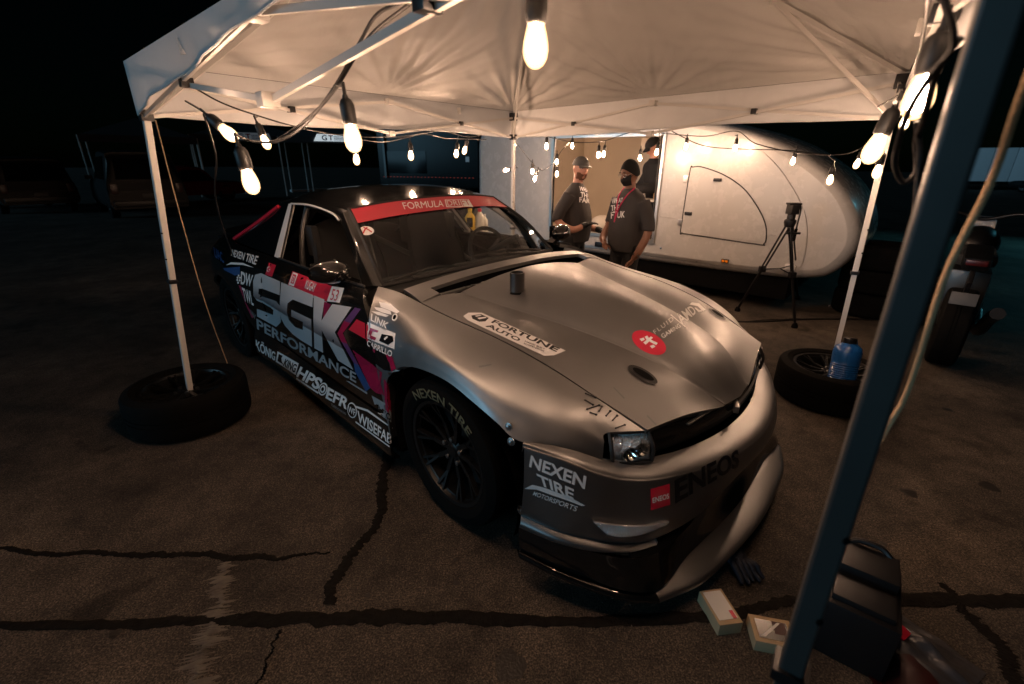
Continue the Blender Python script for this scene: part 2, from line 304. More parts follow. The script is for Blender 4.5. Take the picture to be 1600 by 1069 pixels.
# --- bonnet
ex = Y([.79, .596, .41, .175, -.12, -.30]); ey = Y([.537, .577, .607, .632, .657, .672]); ez = Y([.684, .756, .82, .868, .90, .926])
kx = Y([.882, .73, .53, .26, -.08, -.285]); ky = Y([.13, .215, .265, .325, .405, .455]); kz = Y([.645, .747, .812, .862, .905, .932])
ix = kx+.003; iy = ky-.045; iz = kz+Y([.006, .018, .023, .023, .020, .016])
cxn = Y([.897, .745, .545, .275, -.06, -.265]); cz = Y([.642, .788, .88, .944, .978, .990])
def rail(x, y, z): return np.stack([x, y, z], 1)
mid = rail((ex+kx)/2, (ey+ky)/2, (ez+kz)/2+.012)
kd = np.array([0, .012, .0]); dome = lambda f: rail(kx*(1-f)+cxn*f, ky*(1-f), kz+(cz-kz)*(1-(1-f)**1.75))
half = [rail(ex, ey, ez), mid, rail(kx, ky, kz)+kd, rail(kx, ky, kz)-kd+np.array([0, 0, .003]), dome(.2), dome(.55)]
HR = half+[rail(cxn, 0*cxn, cz)]+[mir(r) for r in half[::-1]]
hg = loft(HR, 45, 111)
hood = panel('hood', hg, 'satin', CAR, fl=.03)
# rear strip of the bonnet behind the open slot
def lip(x0, x1, dz=0.0):
    ys = np.linspace(-.665, .665, 31); r = []
    for k in range(4):
        t = k/3.0; xs = (x0*(1-t)+x1*t)+.045*(1-(ys/.67)**2); zs = .995-.05*(abs(ys)/.67)**2.2+.012*t+dz; r.append(np.stack([xs, ys, zs], 1))
    return loft(r, 31, 7)
panel('hood_rear_strip', lip(-.385, -.452), 'satin', CAR, fl=.02)
for s in (-1, 1):
    q = loft([[(-.298, .57, .950), (-.34, .57, .957), (-.378, .57, .963)], [(-.298, .62, .940), (-.34, .622, .948), (-.38, .622, .954)], [(-.298, .672, .927), (-.34, .67, .938), (-.381, .668, .946)]], 6, 8)
    panel('hood_bridge', sgn(q, s), 'satin', CAR, fl=.02)
MB().bar((-.325, -.55, .930), (-.300, .2, .955), .022, .012).build('slot_rail', 'steel', CAR)
MB().add([(-.26, -.62, .86), (-.26, .62, .86), (-.48, .62, .86), (-.48, -.62, .86)], [(0, 1, 2, 3)]).build('cowl_tray', 'void_black', CAR)
# pipe through the bonnet
Mp = Matrix.Translation((-.09, -.265, .89)); pp = MB().lathe([(.036, 0), (.036, .14), (.030, .14), (.029, .02), (0.001, .02)], 24, Mp).build('exhaust_pipe', 'satin_dark', CAR)
MB().lathe([(.05, .043), (.034, .050)], 24, Mp).build('pipe_hole', 'void_black', CAR)
# --- front wings
A = [(.782, .543, .680), (.60, .585, .757), (.41, .615, .82), (.175, .64, .868), (-.12, .665, .90), (-.30, .68, .927), (-.44, .695, .95), (-.60, .715, .955)]
B = [(.695, .632, .672), (.585, .672, .745), (.41, .715, .808), (.175, .745, .85), (-.10, .765, .875), (-.27, .78, .89), (-.39, .788, .905), (-.515, .795, .918)]
C_ = [(.700, .652, .645), (.575, .735, .715), (.40, .805, .765), (.175, .835, .818), (-.09, .835, .83), (-.26, .845, .80), (-.37, .855, .78), (-.452, .862, .83)]
C2 = [(.706, .662, .612), (.585, .775, .662), (.40, .845, .725), (.175, .862, .785), (-.08, .858, .785), (-.24, .862, .71), (-.35, .868, .60), (-.415, .87, .60)]
D_ = [(.712, .672, .582), (.60, .778, .634), (.492, .856, .655), (.412, .868, .690), (.30, .873, .724), (.16, .875, .756), (.015, .873, .754), (-.12, .870, .730), (-.24, .868, .677), (-.345, .868, .56), (-.365, .872, .26)]
fg = loft([A, B, C_, C2, D_], 57, 33)
fend = {}
for s, nm in sides(): fend[s] = panel('front_wing', sgn(fg, s), 'satin', CAR, fl=.02)
# wheel arch lip turned inwards
for s, nm in sides():
    P = cr(D_[2:], 40); g2 = np.stack([P, P-np.array([0, .05, -.004])*np.array([1, 1, 1]), P-np.array([0, .06, -.03])]); MB().grid(sgn(g2, s)).build('arch_lip', 'matte_black', CAR)
# --- front bumper
sh = [(.905, 0, .545), (.888, .2, .545), (.843, .38, .550), (.79, .51, .558), (.735, .61, .572), (.69, .68, .60), (.62, .75, .635), (.525, .855, .664)]
rd = [(1.0, 0, .516), (.977, .21, .516), (.925, .39, .52), (.855, .55, .53), (.79, .645, .545), (.725, .725, .58), (.645, .795, .625), (.53, .866, .655)]
rd2 = [(a+.009, b+.004*(i > 3), c-.016) for i, (a, b, c) in enumerate(rd)]
fm = [(1.015, 0, .44), (.995, .22, .438), (.95, .40, .43), (.88, .56, .425), (.815, .655, .43), (.748, .735, .45), (.66, .81, .48), (.54, .874, .50)]
lo = [(.985, 0, .395), (.978, .21, .372), (.95, .39, .33), (.895, .55, .308), (.845, .645, .312), (.775, .73, .332), (.665, .81, .35), (.515, .862, .362)]
lo2 = [(a-.03, max(b-.012, 0) if b else 0, c-.012) for a, b, c in lo]
def whole(r): return [tuple(p) for p in mir(np.array(r)[1:][::-1])]+[tuple(p) for p in r]
bg_ = loft([whole(r) for r in (sh, [( (a[0]+b[0])/2, (a[1]+b[1])/2, (a[2]+b[2])/2+.006) for a, b in zip(sh, rd)], [(p[0]*.82+q[0]*.18, p[1]*.82+q[1]*.18, p[2]*.82+q[2]*.18+.006) for p, q in zip(rd, sh)], rd, rd2, fm, lo, lo2)], 101, 57)
bumper = panel('front_bumper', bg_, 'satin', CAR, fl=.02, centre=(0, 0, .45))
# chin below the bumper and mouth opening
ch1 = [(.93, 0, .385), (.925, .21, .362), (.905, .39, .318), (.862, .55, .298), (.82, .64, .300), (.755, .725, .322), (.65, .805, .338), (.51, .855, .350)]
ch2 = [(.90, 0, .27), (.915, .21, .27), (.925, .40, .262), (.905, .575, .258), (.855, .675, .266), (.775, .752, .285), (.66, .825, .30), (.515, .872, .305)]
ch2b = [(.93, 0, .21), (.935, .21, .21), (.935, .42, .205), (.925, .59, .20), (.87, .69, .21), (.775, .765, .228), (.66, .83, .245), (.515, .875, .25)]
ch3 = [(.975, 0, .150), (.968, .17, .150), (.948, .41, .150), (.946, .612, .150), (.872, .708, .155), (.76, .765, .165), (.64, .822, .18), (.515, .865, .195)]
panel('front_chin', loft([whole(r) for r in (ch2, ch2b, ch3)], 71, 15), 'gloss_black', CAR, fl=.02, centre=(0, 0, .25))
mouth = [r[:5] for r in (ch1, ch2)]; panel('bumper_mouth', loft([whole(r) for r in mouth], 41, 7), 'void_black', CAR, fl=.01, centre=(0, 0, .3))
for s in (-1, 1): panel('bumper_flank', sgn(loft([r[3:] for r in (ch1, [tuple((np.array(p)+np.array(q))/2+np.array([.010, .008, 0])) for p, q in zip(ch1, ch2)], [tuple(np.array(p)*f_+np.array(q)*(1-f_)) for p, q, f_ in zip(ch1, ch2, (1, 1, 1, .97, .45, .1, 0, 0))])], 25, 9), s), 'satin', CAR, fl=.01, centre=(0, 0, .3))
s1 = [(.90, 0, .148), (.92, .21, .148), (.90, .42, .148), (.84, .59, .150), (.78, .66, .152), (.70, .73, .155), (.60, .79, .165), (.50, .83, .175)]
s2 = [(1.06, 0, .122), (1.048, .22, .122), (1.018, .45, .122), (.95, .63, .126), (.872, .71, .135), (.765, .775, .15), (.645, .83, .168), (.515, .872, .185)]
s3 = [(a+.006, b+.002*(b > 0), c-.022) for a, b, c in s2]; s4 = [(a-.03, max(b-.02, 0), c-.026) for a, b, c in s2]
blade = (s1, [((a[0]+b[0])/2, (a[1]+b[1])/2, (a[2]+b[2])/2+.006) for a, b in zip(s1, s2)], s2, s3, s4)
panel('front_splitter', loft([whole(r[:4]) for r in blade], 61, 21), 'satin', CAR, fl=.005, centre=(0, 0, .13))
for s in (-1, 1): panel('splitter_end', sgn(loft([r[3:] for r in blade], 25, 21), s), 'gloss_black', CAR, fl=.005, centre=(0, 0, .13))
# --- grille between the lamps
gr = MB(); ys = np.linspace(-.5, .5, 25)
gf = lambda y, dx: .875-dx-.36*y*y
back = np.array([[(gf(y, .05), y, z) for y in ys] for z in (.53, .60, .66)]); gr.grid(back).build('grille_back', 'void_black', CAR)
for k, z in enumerate((.59,)):
    t = np.array([(gf(y, .012), y, z+.07*y*y) for y in ys]); MB().tube(t, .006, 6).build('grille_slat', 'gloss_black', CAR)
ys2 = np.linspace(-.50, .50, 34)
gg = np.array([[(gf(y, -.002)+o, y, z+zk*y*y) for y in ys2] for o, z, zk in ((-.02, .634, .13), (.004, .628, .13), (.014, .604, .10), (.010, .590, .07), (.018, .576, .05), (.006, .560, .03), (-.02, .552, .02))]); panel('grille_garnish', gg, 'gloss_black', CAR, fl=.012, centre=(.5, 0, .6))
MB().box((.893, -.02, .604), (.02, .07, .03), .006, Matrix.Rotation(.5, 3, 'Z')).build('garnish_end', 'steel', CAR)
MB().box((.86, -.2, .645), (.012, .30, .006), .002, Matrix.Rotation(-.1, 3, 'Z')).build('hood_latch_bar', 'steel', CAR)
# --- headlamps
def headlamp(s):
    c = np.array([[(.698, .622, .668), (.745, .57, .67), (.786, .522, .670)], [(.725, .640, .62), (.775, .585, .62), (.815, .528, .62)], [(.728, .632, .565), (.775, .578, .562), (.812, .522, .562)]])
    gl = loft(c, 13, 11); gl = sgn(gl, s)
    h = panel('headlamp', sgn(loft(c-np.array([.014, .006, 0]), 13, 11), s), 'lens_inner', CAR, fl=.0, centre=(0, 0, .6))
    panel('lens', gl, 'clear_glass', h, fl=.05, centre=(0, 0, .6))
    for k in range(2):
        p = Vector((.768+.012*k, (.606-.048*k)*s, .615)); q = Vector((1, .55*s, .1)).to_track_quat('Z', 'Y').to_matrix().to_4x4()
        MB().lathe([(.026, .012), (.018, -.006), (.006, -.014), (.0055, .006), (.001, .008)], 16, Matrix.Translation(p) @ q).build('lamp_bowl', 'chrome', h)
    for k in range(5):
        a = Vector((.712+.021*k, (.621-.024*k)*s, .66)); MB().bar(a, a+Vector((.012, 0.006*s, -.088)), .003, .004).build('reflector_rib', 'chrome', h)
    fr = np.concatenate([cr([c[0, 0], c[0, 1], c[0, 2]], 8), cr([c[0, 2], c[1, 2], c[2, 2]], 6)[1:], cr([c[2, 2], c[2, 1], c[2, 0]], 8)[1:], cr([c[2, 0], c[1, 0], c[0, 0]], 6)[1:-1]])
    MB().tube(sgn(fr, s), .007, 6, closed=True).build('bezel', 'matte_black', h)
for s in (-1, 1): headlamp(s)
for s in (-1, 1):   # black surround behind lamps and between lamp and shelf
    q = np.array([[(.64, .68, .672), (.70, .60, .678), (.77, .50, .68)], [(.66, .69, .60), (.715, .62, .60), (.775, .50, .60)], [(.66, .69, .54), (.715, .62, .54), (.78, .50, .54)]])-np.array([.05, .01, 0])
    MB().grid(sgn(q, s)).build('lamp_recess', 'void_black', CAR)
# --- fog lamps in the bumper corners
for s in (-1, 1):
    q = sgn(np.array([[(.748, .758, .415), (.80, .70, .395), (.86, .62, .378), (.905, .535, .372)], [(.785, .728, .365), (.82, .69, .352), (.862, .628, .350), (.903, .545, .362)]])+np.array([.005, .004, 0]), s)
    fo = panel('fog_lamp', loft(q, 15, 5), 'lens_inner', CAR, fl=.01, centre=(0, 0, .4)); panel('lens', loft(q+np.array([.006, .004*s, 0]), 15, 5), 'clear_glass', fo, fl=.01, centre=(0, 0, .4))
# --- doors, sills, rear quarters
d1 = [(-.60, .785, .962), (-.9, .795, .958), (-1.2, .80, .953), (-1.5, .797, .948), (-1.712, .79, .943)]
d1b = [(-.53, .835, .925), (-.85, .842, .92), (-1.2, .847, .915), (-1.53, .845, .905), (-1.775, .84, .895)]
d2 = [(-.462, .858, .85), (-.82, .865, .845), (-1.2, .870, .84), (-1.56, .869, .832), (-1.855, .866, .82)]
d3 = [(-.424, .869, .66), (-.8, .878, .66), (-1.2, .882, .66), (-1.6, .880, .66), (-1.978, .874, .655)]
d3b = [(-.41, .864, .60), (-.8, .872, .60), (-1.2, .876, .60), (-1.6, .874, .60), (-1.965, .869, .59)]
d4 = [(-.385, .868, .48), (-.8, .872, .48), (-1.2, .875, .48), (-1.6, .873, .48), (-1.92, .869, .48)]
d5 = [(-.362, .862, .372), (-.8, .864, .37), (-1.15, .865, .37), (-1.5, .865, .368), (-1.835, .863, .366)]
dg = loft([d1, d1b, d2, d3, d3b, d4, d5], 41, 43); dg = np.stack([dg[:, 0]]+[dg[:, j] for j in range(1, 41)], 1)
# pull door edges in a little for a real shut line
def trim(g, a=.004):
    g = g.copy(); e = g[:, 1]-g[:, 0]; g[:, 0] += e/np.linalg.norm(e, axis=1, keepdims=True)*a; e = g[:, -2]-g[:, -1]; g[:, -1] += e/np.linalg.norm(e, axis=1, keepdims=True)*a
    e = g[-2]-g[-1]; g[-1] += e/np.linalg.norm(e, axis=1, keepdims=True)*a; return g
door = {}; quarter = {}; skirt = {}
q1 = [(-1.715, .79, .943), (-2.0, .80, .943), (-2.35, .80, .94), (-2.7, .785, .935), (-3.1, .75, .93), (-3.45, .68, .915)]
q1b = [(-1.777, .84, .895), (-2.03, .855, .895), (-2.36, .87, .90), (-2.7, .87, .90), (-3.1, .825, .89), (-3.47, .72, .875)]
q2 = [(-1.857, .866, .82), (-2.08, .885, .82), (-2.36, .915, .835), (-2.68, .925, .84), (-3.1, .885, .82), (-3.49, .76, .80)]
q3 = [(-1.98, .874, .655), (-2.14, .90, .665), (-2.36, .942, .745), (-2.66, .952, .768), (-3.0, .93, .71), (-3.5, .79, .66)]
q4 = [(-1.925, .870, .48), (-2.17, .903, .53), (-2.37, .948, .69), (-2.66, .958, .735), (-2.95, .942, .66), (-3.5, .80, .55)]
q5 = [(-1.838, .863, .366), (-2.23, .90, .37), (-2.40, .945, .63), (-2.66, .958, .712), (-2.93, .945, .62), (-3.5, .80, .42)]
qg = loft([q1, q1b, q2, q3, q4, q5], 45, 35)
k1 = [(-.366, .865, .36), (-.9, .868, .358), (-1.5, .868, .356), (-1.85, .866, .354), (-2.29, .892, .352)]
k2 = [(a, b+.012, .24) for a, b, c in k1]; k3 = [(a, b+.010, .15) for a, b, c in k1]; k4 = [(a, b-.03, .128) for a, b, c in k1]
kg = loft([k1, [(a, b+.004, .31) for a, b, c in k1], k2, k3, k4], 31, 17)
for s, nm in sides():
    door[s] = panel('door', sgn(trim(dg), s), 'gloss_black', CAR, fl=.03)
    quarter[s] = panel('rear_quarter', sgn(qg, s), 'gloss_black', CAR, fl=.02)
    skirt[s] = panel('side_skirt', sgn(kg, s), 'gloss_black', CAR, fl=.01)
    hb = MB().box((-1.80, s*.862, .782), (.15, .012, .05), .006); hd = hb.build('door_handle', 'vinyl_silver' if s < 0 else 'gloss_black', door[s])
    MB().box((-1.79, s*.869, .778), (.10, .006, .018), .002).build('grip_slot', 'vinyl_black', hd)
    # thin trim line of the belt moulding
    MB().tube(sgn(cr(np.array(d1)+np.array([0, .002, .006]), 24), s), .007, 6).build('belt_moulding', 'matte_black', CAR)
# --- greenhouse
wb = [(-.665, .655, .935), (-.575, .42, .966), (-.53, .2, .98), (-.515, 0, .985)]; wt = [(-1.145, .55, 1.268), (-1.10, .36, 1.292), (-1.075, .18, 1.303), (-1.065, 0, 1.307)]
wm = [tuple((np.array(a)+np.array(b))/2+np.array([.022, .01*(a[1] > 0), .018])) for a, b in zip(wb, wt)]
fullr = lambda r: [tuple(p) for p in r]+[tuple(p) for p in mir(np.array(r)[:-1][::-1])]
wg = loft([fullr(wb), fullr(wm), fullr(wt)], 41, 21)
ws = panel('windscreen', wg, 'windscreen', CAR, fl=.004)
wf_ = loft([fullr(wb), fullr(wm), fullr(wt)], 81, 61)
tt = np.linspace(0, 1, 15); bs = np.stack([wf_[int(round(46+14*t))] for t in tt])+np.array([.004, 0, .005]); sun_strip = MB().grid(bs).build('sun_strip', 'banner_red', ws, 60)
wo = np.concatenate([cr(fullr(wb), 40), cr([mir(np.array(p)) for p in (wb[0], wm[0], wt[0])], 12)[1:], cr(fullr(wt), 40)[::-1][1:], cr([wt[0], wm[0], wb[0]], 12)[1:-1]])
MB().tube(wo, .012, 6, closed=True).build('screen_seal', 'matte_black', ws)
re_ = [(-1.145, .556, 1.268), (-1.5, .58, 1.305), (-1.86, .572, 1.298), (-2.2, .545, 1.25)]
r2_ = [(-1.11, .36, 1.298), (-1.48, .38, 1.34), (-1.85, .375, 1.342), (-2.25, .35, 1.285)]; r3_ = [(-1.075, 0, 1.314), (-1.46, 0, 1.358), (-1.84, 0, 1.358), (-2.28, 0, 1.305)]
roof = panel('roof', loft([re_, r2_, r3_, [tuple(p) for p in mir(np.array(r2_))], [tuple(p) for p in mir(np.array(re_))]], 31, 41), 'gloss_black', CAR, fl=.02)
for s, nm in sides():
    ap = loft([[(-.655, .662, .936), (-.90, .615, 1.115), (-1.145, .558, 1.266)], [(-.70, .695, .935), (-.925, .645, 1.11), (-1.15, .585, 1.25)], [(-.745, .722, .925), (-.955, .662, 1.085), (-1.165, .602, 1.222)]], 15, 9)
    panel('a_pillar', sgn(ap, s), 'gloss_black', CAR, fl=.03)
    rs = loft([[(-1.15, .56, 1.264), (-1.5, .583, 1.301), (-1.86, .575, 1.294), (-2.2, .55, 1.246)], [(-1.155, .59, 1.247), (-1.515, .60, 1.29), (-1.86, .594, 1.284), (-2.14, .58, 1.24)], [(-1.165, .604, 1.22), (-1.53, .608, 1.272), (-1.86, .603, 1.264), (-2.1, .598, 1.215)]], 25, 9)
    panel('roof_side_rail', sgn(rs, s), 'gloss_black', CAR, fl=.03)
    bp_ = loft([[(-1.835, .607, 1.264), (-1.765, .70, 1.11), (-1.70, .795, .95)], [(-1.90, .607, 1.26), (-1.84, .702, 1.11), (-1.785, .797, .95)]], 12, 4)
    panel('b_pillar_trim', sgn(bp_, s), 'vinyl_pale', CAR, fl=.02)
    MB().tube(sgn(np.array([(-1.82, .61, 1.262), (-1.745, .70, 1.11), (-1.68, .792, .95)]), s), .006, 6).build('window_seal', 'matte_black', CAR)
    MB().tube(sgn(cr([(-1.84, .612, 1.264), (-1.53, .614, 1.274), (-1.25, .61, 1.248), (-1.16, .612, 1.215)], 20), s), .006, 6).build('window_frame', 'vinyl_pale', CAR)
    qw = loft([[(-1.90, .603, 1.258), (-1.785, .79, .948)], [(-2.05, .60, 1.235), (-2.2, .79, .948)], [(-2.2, .595, 1.20), (-2.68, .775, .945)]], 9, 13)
    panel('quarter_window', sgn(qw, s), 'car_glass', CAR, fl=.01)
    cp_ = loft([[(-2.12, .60, 1.218), (-2.42, .69, 1.075), (-2.72, .775, .945)], [(-2.2, .545, 1.25), (-2.52, .62, 1.12), (-2.88, .70, .965)], [(-2.26, .50, 1.26), (-2.58, .56, 1.12), (-2.95, .62, .98)]], 15, 9)
    cpil = panel('c_pillar', sgn(cp_, s), 'gloss_black', CAR, fl=.02)
    MB().tube(sgn(cr([(-2.16, .59, 1.225), (-2.45, .675, 1.09), (-2.76, .768, .955)], 12), s), .013, 6).build('red_stripe', 'vinyl_red', cpil)
rw = loft([fullr([(-2.24, .50, 1.256), (-2.27, .25, 1.288), (-2.28, 0, 1.302)]), fullr([(-2.60, .56, 1.11), (-2.66, .28, 1.135), (-2.68, 0, 1.145)]), fullr([(-2.97, .62, .975), (-3.04, .3, .985), (-3.06, 0, .99)])], 21, 13)
panel('rear_window', rw, 'car_glass', CAR, fl=.01)
panel('boot_lid', loft([fullr([(-2.90, .70, .962), (-3.03, .35, .98), (-3.07, 0, .985)]), fullr([(-3.2, .70, .945), (-3.28, .35, .965), (-3.3, 0, .97)]), fullr([(-3.46, .66, .95), (-3.52, .33, .985), (-3.54, 0, .99)]), fullr([(-3.49, .66, .82), (-3.56, .33, .82), (-3.58, 0, .82)])], 31, 21), 'gloss_black', CAR, fl=.02)
panel('rear_bumper', loft([fullr([(-3.47, .70, .80), (-3.55, .35, .80), (-3.57, 0, .80)]), fullr([(-3.50, .79, .60), (-3.62, .4, .60), (-3.65, 0, .60)]), fullr([(-3.50, .79, .40), (-3.6, .4, .36), (-3.62, 0, .35)]), fullr([(-3.40, .76, .27), (-3.5, .4, .25), (-3.52, 0, .25)])], 31, 17), 'gloss_black', CAR, fl=.02)
for s in (-1, 1): MB().box((-3.53, s*.55, .735), (.06, .28, .10), .02).build('tail_light', 'tail_red', CAR)
# --- body core, cabin
core = MB(); core.box((-1.2, 0, .36), (4.0, 1.04, .42), .03); core.box((.2, 0, .58), (1.0, 1.04, .14), .02); core.box((-1.15, 0, .26), (1.6, 1.66, .2), .02); core.build('underbody_filler', 'void_black', CAR)  # black filler boxes inside the body, added to stop light leaks
MB().box((-2.75, 0, .75), (1.3, 1.5, .34), .05).build('rear_bulkhead', 'void_black', CAR)
for s in (-1, 1):
    for cx_ in (.06, -2.65):
        P = np.array([[(cx_+.42*math.cos(a), yy, .34+.42*math.sin(a)) for a in np.linspace(-.35, math.pi+.35, 20)] for yy in (.5, .84)]); MB().grid(sgn(P, s)).build('wheel_well', 'void_black', CAR, 80)
    MB().box((.18, s*.52, .48), (.8, .03, .36)).build('inner_wing', 'void_black', CAR)
    MB().add([(-.40, s*.74, .84), (-.40, s*.74, .3), (-.5, s*.5, .3), (-.5, s*.5, .84)], [(0, 1, 2, 3)]).build('footwell_panel', 'void_black', CAR)
MB().box((-.72, 0, .86), (.34, 1.36, .12), .04).build('dashboard', 'seat_black', CAR)
MB().box((-.45, 0, .75), (.03, 1.3, .4)).build('firewall', 'void_black', CAR)
stm = Matrix.Translation((-.98, .36, .93)) @ Matrix.Rotation(R_(65), 4, 'Y')
w1 = MB().tube([stm @ Vector((.165*math.cos(a), .165*math.sin(a), 0)) for a in np.linspace(0, 2*math.pi, 28, endpoint=False)], .014, 8, closed=True).build('steering_wheel', 'seat_black', CAR)
sp = MB()
for a in (0, 2.1, 4.2): sp.bar(stm @ Vector((0, 0, 0)), stm @ Vector((.16*math.cos(a), .16*math.sin(a), 0)), .03, .008)
sp.tube([stm @ Vector((0, 0, 0)), stm @ Vector((0, 0, .3))], .02); sp.build('wheel_spokes', 'seat_black', w1)
for s in (-1, 1):
    se = panel('bucket_seat', loft([[(-1.15, s*.36-.22, .62), (-1.5, s*.36-.24, .58), (-1.62, s*.36-.25, .85), (-1.72, s*.36-.2, 1.12)], [(-1.15, s*.36, .56), (-1.52, s*.36, .48), (-1.70, s*.36, .85), (-1.78, s*.36, 1.16)], [(-1.15, s*.36+.22, .62), (-1.5, s*.36+.24, .58), (-1.62, s*.36+.25, .85), (-1.72, s*.36+.2, 1.12)]], 17, 11), 'seat_black', CAR, fl=.04)
    for yy in (-.2, .2): MB().box((-1.71, s*.36+yy, 1.03), (.12, .05, .2), .02).build('head_wing', 'seat_black', se)
cg = lambda pts: MB().tube(cr(pts, 18), .019, 8).build('roll_cage_tube', 'cage', CAR)
for s in (-1, 1):
    cg([(-.72, s*.62, .5), (-.78, s*.62, .93), (-1.17, s*.51, 1.225), (-1.78, s*.53, 1.255)]); cg([(-1.78, s*.53, 1.255), (-1.76, s*.62, 1.0), (-1.75, s*.68, .45)]); cg([(-1.78, s*.45, 1.255), (-2.6, s*.5, .8)]); cg([(-.75, s*.66, .75), (-1.25, s*.74, .60), (-1.75, s*.66, .80)])
cg([(-1.17, -.51, 1.228), (-1.15, 0, 1.262), (-1.17, .51, 1.228)]); cg([(-1.78, -.53, 1.255), (-1.77, 0, 1.29), (-1.78, .53, 1.255)]); cg([(-1.78, -.5, 1.24), (-1.77, .6, .6)]); cg([(-.78, -.62, .92), (-.76, .62, .92)])
MB().ell((-1.35, -.42, .96), (.03, .04, .05)).build('shift_knob', 'orange_knob', CAR)
# wipers
for (a, b, c) in [((-.50, .32, .985), (-.60, .0, 1.005), (-.58, -.05, 1.00)), ((-.55, -.25, .97), (-.60, -.52, .965), (-.62, -.5, .975))]:
    wp = MB().tube(cr([a, b], 6), .010, 6).build('wiper', 'matte_black', CAR); a_, b_ = np.array(b), np.array(a)
    MB().tube(cr([a_+(-.02, -.1, .0), (a_+b_)/2+(-.045, 0, .02), b_+(-.04, .08, .004)], 10), .007, 6).build('wiper_blade', 'matte_black', wp)
# --- mirrors
for s in (-1, 1):
    cs = []
    for t, (ww, hh, dx) in zip(np.linspace(0, 1, 6), [(.03, .035, .0), (.055, .052, .004), (.064, .06, .0), (.064, .058, -.006), (.054, .05, -.018), (.022, .028, -.03)]):
        cs.append([(-.755+dx+ww*math.cos(a), .79+.175*t, .1+.918+.006*t+hh*math.sin(a)*(.85 if math.sin(a) < 0 else 1)) for a in np.linspace(0, 2*math.pi, 19)])
    mg = loft(cs, 25, 15); m_ = MB().grid(sgn(mg, s), s > 0); md = m_.build('door_mirror', 'gloss_black', CAR, 60)
    MB().bar((-.76, s*.75, .955), (-.757, s*.83, 1.0), .06, .03).build('mirror_stalk', 'gloss_black', md)
    MB().add([(-.823, s*.81, .98), (-.823, s*.94, .985), (-.823, s*.94, 1.065), (-.823, s*.81, 1.07)], [(0, 1, 2, 3)]).build('mirror_glass', 'chrome', md)
# --- wheels
def tyre_profile(R, W, rim):
    return [(rim, -W*.40), (rim+.012, -W*.455), (rim+(R-rim)*.45, -W*.5), (R-.035, -W*.485), (R-.012, -W*.44), (R-.003, -W*.38), (R, -W*.25), (R, -W*.07), (R-.006, -W*.065), (R-.006, -W*.045), (R, -W*.04), (R, W*.04), (R-.006, W*.045), (R-.006, W*.065), (R, W*.07), (R, W*.25), (R-.003, W*.38), (R-.012, W*.44), (R-.035, W*.485), (R-(R-rim)*.55, W*.5), (rim+.012, W*.455), (rim, W*.40)]
def wheel(name, parent, M, R=.335, W=.265, rim=.238, text=None, nsp=10, top='rim_black'):
    """outer face at local +z; M places it"""
    w_ = MB().lathe([(rim-.004, -W*.42), (rim, -W*.40), (rim-.02, -W*.3), (rim-.03, 0), (rim-.022, W*.34), (rim+.004, W*.40), (rim+.004, W*.43), (rim-.012, W*.42), (rim-.018, W*.36)], 48).build(name, top, parent, 40); w_.matrix_local = M
    rm = w_; MB().lathe(tyre_profile(R, W, rim), 64).build('tyre', 'rubber', w_, 28)
    MB().lathe([(rim-.03, -W*.1), (.15, -W*.12), (.001, -W*.12)], 40).build('brake_disc', 'satin_dark', rm, 40)
    for i in range(nsp):
        a = 2*math.pi*i/nsp; sb = MB()
        p0 = Vector((.03*math.cos(a), .03*math.sin(a), W*.22)); pm = Vector((.13*math.cos(a), .13*math.sin(a), W*.25))
        for db in (-.085, .085):
            p1 = Vector(((rim-.015)*math.cos(a+db), (rim-.015)*math.sin(a+db), W*.37)); sb.bar(pm, p1, .012, .02)
        sb.bar(p0, pm, .022, .024); sb.build('spoke', top, rm, 30)
    MB().lathe([(.001, W*.30), (.028, W*.30), (.034, W*.27), (.06, W*.24), (.062, W*.1)], 24).build('hub', top, rm, 40)
    for i in range(5):
        a = 2*math.pi*i/5+.3; MB().lathe([(.011, W*.2), (.011, W*.31), (.001, W*.32)], 8, Matrix.Translation((.057*math.cos(a), .057*math.sin(a), 0))).build('lug_nut', 'steel', rm, 40)
    return w_
def text_mesh(s, bold=.012, shear=0.0, spacing=1.0):
    cu = bpy.data.curves.new('t', 'FONT'); cu.body = s; cu.size = 1; cu.offset = bold; cu.shear = shear; cu.space_character = spacing; cu.fill_mode = 'FRONT' if hasattr(cu, 'fill_mode') else cu.fill_mode; cu.resolution_u = 4
    o = bpy.data.objects.new('t', cu); COL.objects.link(o); dg_ = bpy.context.evaluated_depsgraph_get(); me = bpy.data.meshes.new_from_object(o.evaluated_get(dg_)); bpy.data.objects.remove(o); bpy.data.curves.remove(cu)
    bm = bmesh.new(); bm.from_mesh(me); bpy.data.meshes.remove(me); bmesh.ops.remove_doubles(bm, verts=bm.verts, dist=1e-5)
    return bm
def cut_grid(bm, nx, ny):
    xs = [v.co.x for v in bm.verts]; ys = [v.co.y for v in bm.verts]; x0, x1, y0, y1 = min(xs), max(xs), min(ys), max(ys)
    for i in range(1, nx): bmesh.ops.bisect_plane(bm, geom=bm.verts[:]+bm.edges[:]+bm.faces[:], plane_co=(x0+(x1-x0)*i/nx, 0, 0), plane_no=(1, 0, 0))
    for i in range(1, ny): bmesh.ops.bisect_plane(bm, geom=bm.verts[:]+bm.edges[:]+bm.faces[:], plane_co=(0, y0+(y1-y0)*i/ny, 0), plane_no=(0, 1, 0))
    return x0, x1, y0, y1
def wheel_m(x, y, R, s, steer=0.0):
    z = R - y*math.sin(R_(1.1))+.002
    q = Vector((math.sin(steer)*-s*-1, s*1.0, 0)).normalized(); return Matrix.Translation((x, y, z)) @ Vector((q.x, q.y, 0)).to_track_quat('Z', 'Y').to_matrix().to_4x4()
